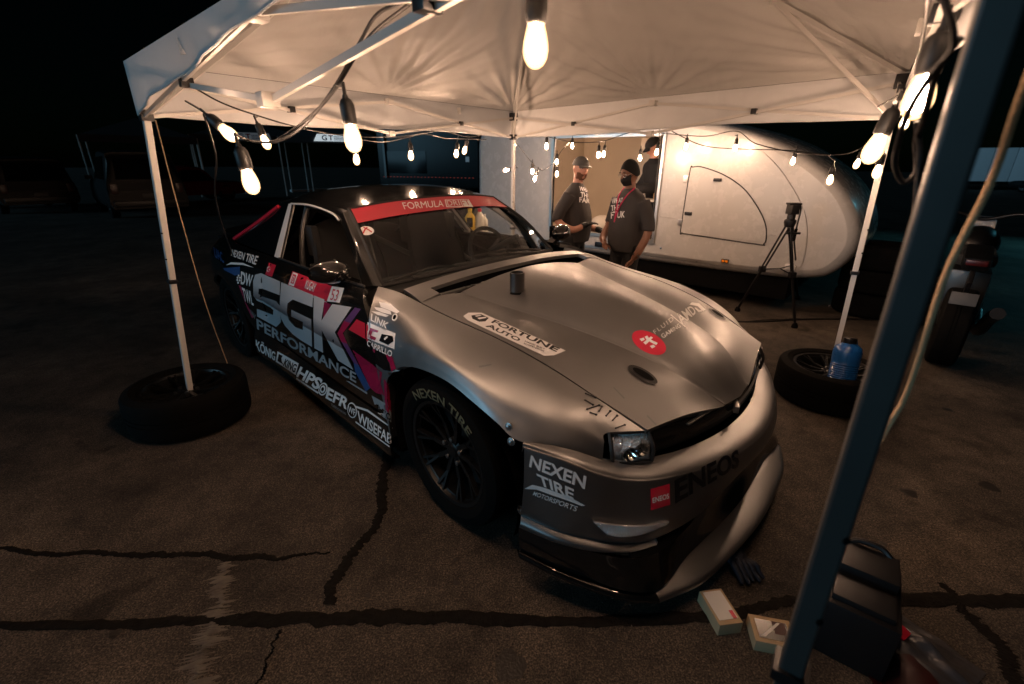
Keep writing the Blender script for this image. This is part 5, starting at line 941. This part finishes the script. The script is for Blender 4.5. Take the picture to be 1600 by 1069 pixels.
a = Vector(ap+T0); MB().lathe([(.001, -.05), (.04, -.04), (.052, 0), (.05, .02), (.035, .03), (.035, .07), (.001, .075)], 18, Matrix.Translation(a)).build('bowl', 'plastic_black', tp); hd_ = MB().box(a+Vector((0, 0, .115)), (.075, .10, .085), .012).build('fluid_head', 'plastic_black', tp); MB().box(a+Vector((.0, 0, .165)), (.11, .07, .018), .004).build('camera_plate', 'plastic_black', hd_); MB().tube(cr([a+Vector((.05, 0, .16)), a+Vector((.085, .02, .12)), a+Vector((.09, .03, -.02)), a+Vector((.09, .03, -.16))], 14), .007, 8).build('pan_handle', 'plastic_black', hd_); MB().tube([a+Vector((.09, .03, -.06)), a+Vector((.09, .03, -.17))], .013, 8).build('handle_grip', 'rubber', hd_); MB().box(a+Vector((.06, .02, -.10)), (.13, .03, .02), .004).build('phone_clamp', 'plastic_black', tp)

# ================================================================== MOTORCYCLE
mp = on_z(1465, 566); hd2 = math.atan2(.80, .75); mc = thing('motorcycle', 'dark motorcycle parked tail towards the camera right of the tent', 'motorcycle', mp, hd2)
def wheel_simple(name, par, x, R, w_): o = wheel(name, par, Matrix.Translation((x, 0, R)) @ Matrix.Rotation(R_(-90), 4, 'X'), R, w_, R*.68, nsp=5); return o
wheel_simple('rear_wheel', mc, 0, .31, .19); wheel_simple('front_wheel', mc, 1.40, .30, .12)
mm = lambda: MB()
mm().box((.62, 0, .50), (.50, .30, .42), .06).build('engine', 'satin_dark', mc); mm().ell((.85, 0, .88), (.28, .15, .15)).build('fuel_tank', 'car_dark', mc, 60); mm().box((.30, 0, .84), (.62, .24, .09), .04).build('seat', 'seat_black', mc); mm().box((-.10, 0, .88), (.34, .16, .10), .04, Matrix.Rotation(R_(-12), 3, 'Y')).build('tail_section', 'car_dark', mc)
mm().tube([(1.40, .10, .30), (1.20, .10, .98)], .025).tube([(1.40, -.10, .30), (1.20, -.10, .98)], .025).build('fork', 'steel', mc, 60); mm().tube(cr([(1.08, .40, 1.08), (1.15, .22, 1.12), (1.18, 0, 1.06), (1.15, -.22, 1.12), (1.08, -.40, 1.08)], 20), .016).build('handlebar', 'plastic_black', mc, 60)
for s in (-1, 1): g_ = mm().tube([(1.15, s*.30, 1.12), (1.12, s*.42, 1.26)], .008, 6).box((1.10, s*.46, 1.29), (.03, .13, .08), .015).build('mirror', 'car_glass', mc)
mm().box((1.27, 0, .98), (.14, .20, .20), .05).build('headlamp', 'lens_inner', mc); mm().tube([(0, .06, .31), (.45, .09, .42)], .03).tube([(0, -.06, .31), (.45, -.09, .42)], .03).build('swing_arm', 'satin_dark', mc, 60); mm().tube(cr([(.75, -.16, .30), (.40, -.18, .22), (.05, -.20, .42), (-.15, -.21, .50)], 16), .045, 10).build('exhaust', 'plastic_black', mc, 60)
pl = mm().box((-.30, 0, .60), (.01, .15, .09), .003, Matrix.Rotation(R_(15), 3, 'Y')).build('number_plate', 'plate_white', mc); mm().box((-.27, 0, .86), (.03, .12, .04), .01).build('tail_light', 'tail_red', mc); mm().box((-.20, 0, .72), (.2, .03, .18), .01, Matrix.Rotation(R_(-40), 3, 'Y')).build('plate_bracket', 'plastic_black', mc)

# ================================================================== PEOPLE
def remesh(mb, name, m_, parent, vox=.011, smooth=6):
    me = bpy.data.meshes.new(name); me.from_pydata(mb.v, [], mb.f); o = bpy.data.objects.new(name, me); COL.objects.link(o)
    r = o.modifiers.new('r', 'REMESH'); r.mode = 'VOXEL'; r.voxel_size = vox; sm = o.modifiers.new('s', 'SMOOTH'); sm.iterations = smooth; sm.factor = .5
    me2 = bpy.data.meshes.new_from_object(o.evaluated_get(bpy.context.evaluated_depsgraph_get())); bpy.data.objects.remove(o)
    return link(name, me2, m_, parent, 180)
def limb(mb, pts, rad, n=12): mb.tube(cr(pts, 6*(len(pts)-1)+1), np.interp(np.linspace(0, 1, 6*(len(pts)-1)+1), np.linspace(0, 1, len(rad)), rad), n)
def torso(mb, rows, n=20):
    """rows: (z, x centre, y centre, half depth, half width)"""
    R0 = cr([np.array(r) for r in rows], 40); g = []
    for z, x, y, a, b in R0: g.append([(x+a*math.copysign(abs(math.cos(t))**.85, math.cos(t)), y+b*math.copysign(abs(math.sin(t))**.85, math.sin(t)), z) for t in np.linspace(0, 2*math.pi, n, endpoint=False)])
    b0 = len(mb.v); k = len(g); mb.add([p for r in g for p in r], [(i*n+j, i*n+(j+1) % n, (i+1)*n+(j+1) % n, (i+1)*n+j) for i in range(k-1) for j in range(n)]+[tuple(range(n))[::-1], tuple((k-1)*n+j for j in range(n))])
def hand(mb, wrist, d, nrm, s=1.0, curl=.35):
    d = Vector(d).normalized(); nrm = Vector(nrm); nrm = (nrm-d*nrm.dot(d)).normalized(); sd = d.cross(nrm); w_ = Vector([float(x) for x in wrist])
    M = Matrix((d, sd, nrm)).transposed(); mb.ell(w_+d*.045*s, (.052*s, .042*s, .018*s), 12, 8, M)
    for k, (ln, off) in enumerate(((.070, -.030), (.080, -.010), (.074, .010), (.058, .028))):
        p = w_+d*.08*s+sd*off*s; q = p+d*ln*.5*s-nrm*curl*.02*s; r = q+(d*.8-nrm*curl*1.2).normalized()*ln*.5*s; mb.tube([p, q, r], [.0105*s, .0095*s, .008*s], 8)
    p = w_+d*.03*s-sd*.035*s; q = p+(d*.6-sd*.8).normalized()*.04*s; r = q+(d*.9-sd*.2-nrm*.3).normalized()*.032*s; mb.tube([p, q, r], [.013*s, .0115*s, .009*s], 8)
def head(mb, c, yaw, tilt=0.0, s=1.0):
    """face along local +x"""
    n, m_ = 36, 26; M = Matrix.Rotation(yaw, 3, 'Z') @ Matrix.Rotation(tilt, 3, 'Y'); V = []; c = Vector([float(x) for x in c])
    for i in range(m_+1):
        t = math.pi*i/m_
        for j in range(n):
            a = 2*math.pi*j/n; x, y, z = math.sin(t)*math.cos(a), math.sin(t)*math.sin(a), math.cos(t)
            X = .098*x; Y_ = .076*y; Z = .118*z
            if z < 0: Y_ *= 1-.30*(-z)**1.3; X *= 1-.10*(-z); X += .012*(-z)*(x > 0)
            fr_ = max(0, x)
            g = lambda cy_, cz_, sy, sz: math.exp(-((Y_-cy_)/sy)**2-((Z-cz_)/sz)**2)*fr_
            X += .026*g(0, -.018, .012, .020)+.012*g(0, .006, .008, .024)+.007*g(0, .030, .045, .010)-.010*(g(.030, .012, .015, .012)+g(-.030, .012, .015, .012))+.008*g(0, -.055, .022, .008)-.004*g(0, -.045, .02, .004)+.012*g(0, -.092, .022, .018)
            V.append(c+M @ Vector((X, Y_, Z))*s)
    mb.add(V, [(i*n+j, (i+1)*n+j, (i+1)*n+(j+1) % n, i*n+(j+1) % n) for i in range(m_) for j in range(n)])
    for sd in (-1, 1): mb.ell(c+M @ Vector((-.01, sd*.076, -.005))*s, (.016*s, .009*s, .030*s), 10, 8, M)
    return M
def cap_on(c, M, s, m_, parent, back=False):
    g = MB(); V = []
    for i in range(9):
        t = (math.pi*.52)*i/8
        for j in range(24): a = 2*math.pi*j/24; V.append(c+M @ Vector((.108*math.sin(t)*math.cos(a)-.004, .088*math.sin(t)*math.sin(a), .040+.088*math.cos(t)))*s)
    g.add(V, [(i*24+j, (i+1)*24+j, (i+1)*24+(j+1) % 24, i*24+(j+1) % 24) for i in range(8) for j in range(24)]); cp = g.build('cap', m_, parent, 60)
    b = MB(); P = np.array([[c+M @ Vector(((.085+.075*r*math.cos(a)), .075*math.sin(a), .046-.016*r-.012*math.sin(a)**2))*s for a in np.linspace(-1.35, 1.35, 14)] for r in (0, .5, 1)]); b.grid(P); b.grid(P-np.array([0, 0, .006])); b.build('brim', m_, cp, 60); return cp
def person(label, loc, rz, H, arms, sleeves, shirt_m, trouser_m, skin_m, head_yaw, head_tilt, belly=0.0, legs=None, lean=0.0, glove=(False, False)):
    p = thing('person', label, 'person', (loc[0], loc[1], 0), rz); k = H/1.72; S = lambda q: [tuple(np.array(r)*k) for r in q]
    leg = legs or [[(0, .10, .93), (.02, .11, .50), (-.02, .12, .09)], [(0, -.10, .93), (.03, -.11, .50), (0, -.12, .09)]]
    body = MB(); torso(body, [(.88*k, 0, 0, .10*k, .15*k), (1.05*k, lean*.3, 0, .10*k, .15*k), (1.25*k, lean*.7, 0, .11*k, .17*k), (1.40*k, lean, 0, .09*k, .17*k), (1.45*k, lean, 0, .06*k, .09*k)])
    limb(body, S([(lean, 0, 1.42), (lean+.012, 0, 1.50), (lean+.02, 0, 1.58)]), [.062*k, .055*k, .055*k])
    for lg in leg: limb(body, S(lg), [.085*k, .055*k, .042*k]); f = np.array(lg[-1])*k; limb(body, [f+V3(-.05, 0, -.04)*k, f+V3(.05, 0, -.05)*k, f+V3(.17, 0, -.065)*k], [.04*k, .042*k, .028*k])
    for ai, ar in enumerate(arms):
        limb(body, S(ar), [.055*k, .042*k, .040*k, .028*k] if len(ar) == 4 else [.055*k, .042*k, .028*k])
        if not glove[ai]: d = np.array(ar[-1])-np.array(ar[-2]); hand(body, np.array(ar[-1])*k, d, (0.3, 1 if ai else -1, .2), k)
    hc = np.array((lean+.035, 0, 1.635))*k; Mh = head(body, hc, head_yaw, head_tilt, k)
    remesh(body, 'body', skin_m, p, .0085, 2)
    sh = MB(); torso(sh, [(.86*k, .0, 0, (.125+belly)*k, .185*k), (1.0*k, lean*.2+belly*.3, 0, (.13+belly)*k, .185*k), (1.15*k, lean*.5+belly*.3, 0, (.135+belly*.7)*k, .19*k), (1.30*k, lean*.8, 0, .135*k, .20*k), (1.41*k, lean, 0, .105*k, .18*k), (1.47*k, lean, 0, .07*k, .10*k), (1.495*k, lean+.005, 0, .06*k, .068*k)])
    for ar, ln in zip(arms, sleeves): q = cr(np.array(ar), 25)*k; q = q[:max(4, int(25*ln))]; sh.tube(q, np.linspace(.072*k, .064*k, len(q)), 14)
    shirt = remesh(sh, 'shirt', shirt_m, p, .011, 4)
    trm = MB(); torso(trm, [(.80*k, 0, 0, .10*k, .15*k), (.90*k, 0, 0, .12*k, .175*k), (1.0*k, 0, 0, .115*k, .165*k)])
    for lg in leg: limb(trm, S(lg), [.098*k, .075*k, .062*k])
    remesh(trm, 'trousers', trouser_m, p, .013, 5)
    for lg in leg: f = np.array(lg[-1])*k; sb = MB(); limb(sb, [f+V3(-.06, 0, -.055)*k, f+V3(.06, 0, -.05)*k, f+V3(.19, 0, -.06)*k], [.045*k, .048*k, .035*k]); sb.build('shoe', 'cloth_black', p, 60)
    for ai, ar in enumerate(arms):
        if glove[ai]:
            gb = MB(); d = np.array(ar[-1])-np.array(ar[-2]); limb(gb, [np.array(ar[-1])*k-d/np.linalg.norm(d)*.05*k, np.array(ar[-1])*k+d/np.linalg.norm(d)*.02*k], [.037*k, .034*k]); hand(gb, np.array(ar[-1])*k, d, (.2, .3 if ai else -.3, 1), 1.08*k, .5); remesh(gb, 'glove', 'glove', p, .006, 2)
    for sd in (-1, 1):
        MB().ell(Vector(hc)+Mh @ Vector((.080, sd*.030, .011))*k, (.010*k, .013*k, .008*k), 10, 8, Mh).build('eye', 'eye_white', p, 60); MB().ell(Vector(hc)+Mh @ Vector((.089, sd*.030, .011))*k, (.003*k, .005*k, .005*k), 8, 6, Mh).build('iris', 'hair_black', p, 60)
        MB().tube([Vector(hc)+Mh @ Vector((.094, sd*.045, .032))*k, Vector(hc)+Mh @ Vector((.100, sd*.03, .037))*k, Vector(hc)+Mh @ Vector((.101, sd*.016, .033))*k], .0045*k, 6).build('eyebrow', 'hair_black', p, 60)
    return p, shirt, Vector(hc), Mh, k
def shirt_text(lines, quads, shirt, p, m_='vinyl_white'):
    bpy.context.view_layer.update(); Mx = Matrix.Translation(p.location) @ Matrix.Rotation(p.rotation_euler.z, 4, 'Z'); bv = bvh_of([shirt], Mx); iv = Mx.inverted()
    for t_, q in zip(lines, quads): dtext(t_, q, m_, bv, shirt, iv, bold=.02, off=.003, cuts=(5, 3), name='shirt_print')
# man in a cap, turned to the camera's right, palm held out
pA = at(899, 330, 4.6); fA = math.atan2(-.45, .89)
A_arms = [[(0, .20, 1.38), (-.06, .27, 1.14), (.12, .22, 1.0), (.26, .14, .98)], [(0, -.20, 1.38), (-.10, -.28, 1.13), (.06, -.27, 1.02), (.17, -.14, 1.06)]]
pm, sh1, hc, Mh, k = person('man in grey cap and printed charcoal shirt holding out a black-gloved palm', (pA[0], pA[1]), fA, 1.545, A_arms, (.42, .40), 'shirt', 'trousers', 'skin_a', R_(-42), R_(4), .04, glove=(True, True))
cap_on(hc, Mh, k, 'cap_grey', pm)
bd = MB(); 
for i in range(40):
    a = -1.25+2.5*(i % 10)/9; r = i//10; bd.ell(hc+Mh @ Vector(((.080-.012*r)*math.cos(a*.9)+.004, .060*math.sin(a), (-.052 if abs(a) < .5 else -.035)-.018*r))*k, (.012*k, .012*k, .013*k), 6, 5)
remesh(bd, 'beard', 'beard', pm, .007, 3); MB().ell(hc+Mh @ Vector((.103, 0, -.050))*k, (.006*k, .020*k, .006*k), 10, 6, Mh).build('mouth', 'lip', pm, 60)
shirt_text(['WHAT', 'THE', 'FAR'], [[(905, 291), (922, 296), (922, 302), (905, 298)], [(907, 300), (920, 303), (920, 310), (907, 308)], [(905, 308), (921, 311), (921, 318), (905, 316)]], sh1, pm)
# man in a black mask, facing left, hand in pocket
pB = at(982, 340, 4.2); fB = math.atan2(-.42, -.91)
B_arms = [[(0, .20, 1.38), (-.05, .27, 1.12), (.03, .26, .90), (.05, .20, .80)], [(0, -.20, 1.38), (.02, -.27, 1.14), (.16, -.20, .98), (.24, -.06, .95)]]
pm2, sh2, hc, Mh, k = person('man in black face mask and printed charcoal shirt with pink lanyard, hand in pocket', (pB[0], pB[1]), fB, 1.51, B_arms, (.42, .42), 'shirt', 'trousers', 'skin_b', R_(4), R_(16), .045)
hb = MB()
for i in range(10):
    t = math.pi*.56*i/9
    for j in range(22): pass
V = []
for i in range(11):
    t = math.pi*.60*i/10
    for j in range(26):
        a = 2*math.pi*j/26; fr_ = max(0, math.cos(a)); tt_ = t*(1-.42*fr_); V.append(hc+Mh @ Vector((.106*math.sin(tt_)*math.cos(a)-.006, .086*math.sin(tt_)*math.sin(a), .006+.132*math.cos(tt_)))*k)
hb.add(V, [(i*26+j, (i+1)*26+j, (i+1)*26+(j+1) % 26, i*26+(j+1) % 26) for i in range(10) for j in range(26)]); hb.build('hair', 'hair_black', pm2, 60)
mk = np.array([[hc+Mh @ Vector(((.112-.012*abs(v)-.055*abs(u)**1.8+.012*math.cos(v*2)*(1-abs(u))), .072*u*(1-.15*max(0, -v)), -.046+.048*v))*k for u in np.linspace(-1, 1, 15)] for v in np.linspace(1, -1.15, 11)]); mo = MB().grid(mk).build('face_mask', 'cloth_black', pm2, 60)
for sd in (-1, 1): MB().tube([hc+Mh @ Vector((.055, sd*.070, -.02))*k, hc+Mh @ Vector((-.005, sd*.083, .005))*k], .0025, 5).build('ear_loop', 'cloth_black', mo, 60)
gl = MB()
for sd in (-1, 1):
    c = hc+Mh @ Vector((.106, sd*.032, .006))*k; gl.tube([c+Mh @ Vector((-.006*abs(math.cos(a)), .024*math.cos(a), .016*math.sin(a)))*k for a in np.linspace(0, 2*math.pi, 14, endpoint=False)], .0022, 5, closed=True); gl.tube([hc+Mh @ Vector((.100, sd*.056, .010))*k, hc+Mh @ Vector((.0, sd*.082, .012))*k], .0022, 5)
gl.tube([hc+Mh @ Vector((.108, .01, .010))*k, hc+Mh @ Vector((.108, -.01, .010))*k], .0022, 5); gl.build('glasses', 'steel', pm2, 60)
wl_ = np.array(B_arms[0][2])*k*.55+np.array(B_arms[0][3])*k*.45; wa = MB().lathe([(.034*k, -.012), (.037*k, -.010), (.037*k, .010), (.034*k, .012)], 16, Matrix.Translation(Vector(wl_)) @ Vector((.02, -.06, -.1)).to_track_quat('Z', 'Y').to_matrix().to_4x4()).build('watch', 'plastic_black', pm2); MB().lathe([(.001, .0), (.018, .0), (.018, .008), (.001, .009)], 12, Matrix.Translation(Vector(wl_)+Vector((.005, .036*k, 0))) @ Matrix.Rotation(R_(-90), 4, 'X')).build('watch_face', 'steel', wa)
ly = MB(); ly.tube(cr([(.02, .085*k, 1.50*k), (.10*k, .06*k, 1.42*k), (.150*k, .02*k, 1.30*k), (.178*k, .0, 1.16*k)], 16), .006, 6); ly.tube(cr([(.02, -.085*k, 1.50*k), (.10*k, -.06*k, 1.42*k), (.150*k, -.02*k, 1.30*k), (.178*k, .0, 1.16*k)], 16), .006, 6); ly.build('lanyard', 'lanyard_pink', pm2, 60)
shirt_text(['WHAT', 'THE', 'FTUK'], [[(956, 311), (974, 309), (973, 316), (956, 319)], [(955, 321), (968, 320), (967, 328), (955, 330)], [(955, 331), (977, 330), (976, 340), (955, 342)]], sh2, pm2)
# person inside the trailer, bent over the counter
pC = W(-2.72, 0, .62); C_arms = [[(0, .20, 1.38), (.14, .24, 1.18), (.30, .20, 1.16), (.40, .10, 1.12)], [(0, -.20, 1.38), (.10, -.26, 1.16), (.28, -.20, 1.16), (.38, -.08, 1.12)]]
C_arms = [[(x+.06, y, z-.04) for x, y, z in ar] for ar in C_arms]
pm3, sh3, hc, Mh, k = person('person in black cap and black top bending forward inside the trailer window', (pC[0], pC[1]), math.atan2(-.25, -.95), 1.66, C_arms, (.92, .60), 'cloth_black', 'cloth_black', 'skin_a', R_(0), R_(35), 0, lean=.12, glove=(True, True)); pm3.location.z = .15
cap_on(hc, Mh, k, 'cloth_black', pm3); q = np.array(C_arms[0][2])*k*.25+np.array(C_arms[0][3])*k*.75; MB().lathe([(.036, -.008), (.039, -.006), (.039, .006), (.036, .008)], 14, Matrix.Translation(Vector(q)) @ Vector((.1, -.1, -.04)).to_track_quat('Z', 'Y').to_matrix().to_4x4()).build('yellow_cuff', 'yellow_cuff', pm3)
# ================================================================== BACKGROUND
def vehicle(name, label, loc, rz, L, Wd, Hh, paint, kind='suv'):
    v = thing(name, label, 'car', loc, rz); x0, x1 = -L/2, L/2; zb, zs = .28, Hh*.56
    if kind == 'suv': prof = [(x0, zs*.75), (x0+.03, zs), (x0+.10, Hh*.93), (x0+.35, Hh), (x0+L*.50, Hh*.99), (x0+L*.66, zs*1.03), (x1-.25, zs*.98), (x1, zs*.72)]
    else: prof = [(x0, zs*.9), (x0+.25, zs*1.05), (x0+L*.22, zs*1.08), (x0+L*.36, Hh), (x0+L*.55, Hh*.99), (x0+L*.72, zs*1.02), (x1-.2, zs*.90), (x1, zs*.62)]
    top = cr([np.array([a, 0, b]) for a, b in prof], 50); rows = []
    for f, wk, zk in ((0, .5, 0), (.0, .92, 0), (.25, .99, .25), (.55, 1.0, .55), (1.0, .93, 1.0)):
        pass
    secs = []
    for i in range(50):
        x, zt = top[i][0], top[i][2]; g = Wd/2; zsh = min(zt, zs); tum = .80 if zt > zs*1.1 else .94
        half = [(x, 0, zb), (x, g*.94, zb), (x, g, zb+.15), (x, g*.99, zsh*.8), (x, g*.95, zsh), (x, g*(tum if zt > zsh+.02 else .94), max(zt-.05, zsh)), (x, g*tum*.85, zt), (x, 0, zt+.012)]
        secs.append([(a, -b, c) for a, b, c in half[::-1]][:-1]+half[::-1][::-1])
    gr_ = np.array(secs); mb = MB().grid(gr_); mb.add(gr_[0], [tuple(range(gr_.shape[1]))]); mb.add(gr_[-1], [tuple(range(gr_.shape[1]))[::-1]]); mb.build('body', paint, v, 40)
    for s in (-1, 1):
        q = [(x0+.42, zs*1.05), (x0+.50, Hh*.93), (x0+L*.47, Hh*.92), (x0+L*.60, zs*1.06)] if kind == 'suv' else [(x0+L*.26, zs*1.1), (x0+L*.38, Hh*.93), (x0+L*.53, Hh*.92), (x0+L*.66, zs*1.06)]
        MB().add([(a, s*(Wd/2*(.965-.14*max(0, (b-zs))/(Hh-zs))), b) for a, b in q], [(0, 1, 2, 3)]).build('side_window', 'car_glass', v, 0)
        MB().box((x0-.005, s*Wd*.41, zs*.82), (.03, .16, .26), .01).build('tail_light', 'tail_red', v); MB().box((x1-.03, s*Wd*.36, zs*.72), (.08, .30, .12), .02).build('headlamp', 'lens_inner', v)
        MB().box((x0+L*.60, s*(Wd/2+.09), zs*1.08), (.12, .18, .12), .03).build('door_mirror', paint, v)
        for xx in (x0+.75, x1-.85): wheel('wheel', v, Matrix.Translation((xx, s*(Wd/2-.11), .33)) @ Vector((0, s, 0)).to_track_quat('Z', 'Y').to_matrix().to_4x4(), .33, .21, .22, nsp=5)
    MB().add([(x0+.02, -Wd*.36, zs*1.06), (x0+.02, Wd*.36, zs*1.06), (x0+.075, Wd*.33, Hh*.9), (x0+.075, -Wd*.33, Hh*.9)], [(0, 1, 2, 3)]).build('rear_window', 'car_glass', v, 0) if kind == 'suv' else None
    MB().box((x0-.012, 0, zs*.62), (.02, .34, .14), .004).build('number_plate', 'plate_white', v); MB().box((x0-.02, 0, .42), (.12, Wd*.92, .16), .03).build('bumper', 'plastic_black', v)
    return v
def face_cam(p, off=0): return math.atan2(p[1], p[0])+off
g1 = on_z(122, 343); v1 = vehicle('parked_suv', 'dark boxy parked suv seen from behind with pale number plate', g1+V3(.3, 2.0, 0), face_cam(g1, .05), 4.3, 1.85, 1.80, 'car_dark')
g2 = on_z(-30, 340); v2 = vehicle('parked_suv', 'dark suv at the far left edge with shiny side windows', g2+V3(-1.2, 2.6, 0), face_cam(g2, .12), 4.6, 1.85, 1.62, 'car_dark')
g3 = on_z(262, 318); v3 = vehicle('parked_car', 'dark red car parked under a far canopy left of the race car', g3+V3(0, 1.0, 0), face_cam(g3, 1.9), 4.3, 1.75, 1.35, 'car_red', 'sedan')
g4 = on_z(1612, 300); v4 = vehicle('parked_car', 'dark car silhouetted against the far pale trailer at right', g4+V3(-.5, -2.0, 0), face_cam(g4, 1.2), 4.4, 1.8, 1.42, 'car_dark', 'sedan')
def gazebo(label, px, wd, dp, hz, sign=None, rz=0.0, lit=False):
    p = on_z(*px); o = thing('event_gazebo', label, 'gazebo', p, face_cam(p, -math.pi/2)+rz)
    for sx in (-wd/2, wd/2):
        for sy in (0, dp): MB().tube([(sx, sy, 0), (sx, sy, hz)], .03, 6).build('post', 'frame_white', o)
    rf = MB().add([(-wd/2, 0, hz), (wd/2, 0, hz), (wd/2, dp, hz), (-wd/2, dp, hz), (0, dp/2, hz+.8)], [(0, 1, 4), (1, 2, 4), (2, 3, 4), (3, 0, 4)]).build('roof', 'canopy_dark', o, 0)
    MB().box((0, -.02, hz-.12), (wd, .03, .28)).build('valance', 'canopy_dark', o)
    if sign:
        sg = MB().prism([(-.9, -.16), (.9, -.16), (.82, .16), (-.72, .16)], Matrix.Translation((0, -.06, hz-.02)) @ Matrix.Rotation(R_(90), 4, 'X'), .03).build('sign_board', sign, o, 0)
        for t_, x_, m_ in (('G', -.52, 'sign_blue'), ('T', -.20, 'sign_red')):
            bm = text_mesh(t_, .03); bm.verts.index_update(); MB().add([(x_+v.co.x*.36, -.094, hz-.13+v.co.y*.32) for v in bm.verts], [[v.index for v in f.verts] for f in bm.faces]).build('lettering', m_, sg, 0); bm.free()
        for z_ in (.05, -.02, -.09): MB().box((.30, -.095, hz-.02+z_), (.5, .004, .03)).build('lettering_line', 'sign_blue', sg, 0)
    return o
gazebo('far dark gazebo with brightly lit GT sign board above the car roof', (531, 305), 5.0, 3.0, 2.75, 'sign_white')
gazebo('far dark gazebo with dim GT sign board left of the bright one', (408, 306), 5.0, 3.0, 2.75, 'sign_dim')
gazebo('far dark gazebo standing over the red car', (245, 312), 4.0, 3.0, 2.55, None)
# lit strip of the far service road, the light put in as low pale bars
for lab, a, b in (('low pale bar standing for lit ground behind the red car', (300, 303), (392, 302)), ('low pale bar standing for lit ground below the bright GT sign', (455, 300), (600, 294))):
    p, q = on_z(*a), on_z(*b); o = thing('lit_ground_strip', lab, 'lit ground', (p+q)/2); MB().bar(p-(p+q)/2+V3(0, 0, .06), q-(p+q)/2+V3(0, 0, .06), .25, .12).build('strip_bar', 'far_white', o, 0)
# dark race transporter with a row of red marker lights
p0, p1 = on_z(596, 312), on_z(748, 318); tl = thing('race_transporter', 'long dark transporter with a row of tiny red lights behind the car roof', 'truck', (p0+p1)/2, math.atan2((p1-p0)[1], (p1-p0)[0])); Lw = float(np.linalg.norm(p1-p0))
MB().box((0, 1.3, 1.9), (Lw, 2.5, 2.6), .05).build('trailer_body', 'car_dark', tl); MB().box((0, 1.3, .45), (Lw*.9, 2.2, .35)).build('chassis', 'void_black', tl)
for i in range(26): MB().box((-Lw/2+.25+i*(Lw-.5)/25, .03, 1.0), (.05, .02, .022)).build('marker_light', 'led_red', tl, 0)
MB().box((Lw*.40, .035, 1.72), (.16, .02, .20)).build('control_panel', 'sign_dim', tl, 0); MB().box((-Lw*.42, .0, 1.9), (.10, .10, 1.9)).build('awning_rail', 'frame_grey_and_shade', tl); MB().box((-Lw*.2, .04, 1.6), (2.0, .02, .9)).build('side_panel', 'car_glass', tl, 0)
for xx in (-Lw*.3, -Lw*.18, Lw*.35): wheel('wheel', tl, Matrix.Translation((xx, .2, .48)) @ Vector((0, -1, 0)).to_track_quat('Z', 'Y').to_matrix().to_4x4(), .48, .28, .28, nsp=6)
# far pale trailer at the right, lit by its own flood lamp
p0, p1 = on_z(1500, 296), on_z(1720, 300); ft_ = thing('box_trailer', 'pale box trailer floodlit in the far right distance', 'trailer', (p0+p1)/2, math.atan2((p1-p0)[1], (p1-p0)[0])); Lw = float(np.linalg.norm(p1-p0))
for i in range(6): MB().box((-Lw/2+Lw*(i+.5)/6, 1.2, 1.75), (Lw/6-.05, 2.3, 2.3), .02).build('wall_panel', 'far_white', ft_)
MB().box((0, 1.2, .5), (Lw, 2.2, .25)).build('chassis', 'void_black', ft_)
for xx in (-Lw*.25, Lw*.2): wheel('wheel', ft_, Matrix.Translation((xx, .2, .42)) @ Vector((0, -1, 0)).to_track_quat('Z', 'Y').to_matrix().to_4x4(), .42, .25, .25, nsp=6)
# small working lamp far right
lp = on_z(1512, 425); o = thing('work_lamp', 'small glowing work lamp on a stand far right behind the motorcycle', 'lamp', on_y(1512, 385, lp[1])*V3(1, 1, 0)); zl = float(on_y(1512, 385, lp[1])[2]); MB().tube([(0, 0, 0), (0, 0, zl-.03)], .015, 6).build('stand', 'plastic_black', o); MB().ell((0, 0, zl), (.022, .022, .022)).build('lamp_bulb', 'far_lamp', o)
# lot flood lamps: poles out at the sides that light the patches of ground seen at both edges
def lot_lamp(label, pos, h, tgt, power, col, spot):
    o = thing('flood_light', label, 'lamp', pos); MB().tube([(0, 0, 0), (0, 0, h)], .06, 8).build('pole', 'frame_grey_and_shade', o); d = Vector(tgt)-Vector((pos[0], pos[1], h)); q = d.to_track_quat('-Z', 'Y')
    hd = MB().box((0, 0, 0), (.4, .3, .12), .02).build('lamp_head', 'plastic_black', o); hd.location = (0, 0, h+.1); hd.rotation_euler = q.to_euler()
    l = bpy.data.lights.new('flood', 'SPOT'); l.energy = power; l.color = col; l.spot_size = R_(spot); l.spot_blend = .8; l.shadow_soft_size = .15; lo_ = bpy.data.objects.new('flood_bulb', l); COL.objects.link(lo_); lo_.parent = o; lo_.location = (0, 0, h); lo_.rotation_euler = q.to_euler()
lot_lamp('tall flood light pole beyond the left edge of the lot', (-27, 3, 0), 6, tuple(on_z(15, 338)), 1500, (.3, .75, 1), 26)
lot_lamp('tall flood light pole beyond the right edge of the lot', (17, 9, 0), 6, tuple(on_z(1600, 405)), 1700, (.15, .75, .95), 50)
lot_lamp('tall flood light pole in front of the far pale trailer', (26, 14, 0), 7, tuple(on_z(1590, 296)+V3(0, 0, 1.5)), 1500, (.6, .9, 1), 45)
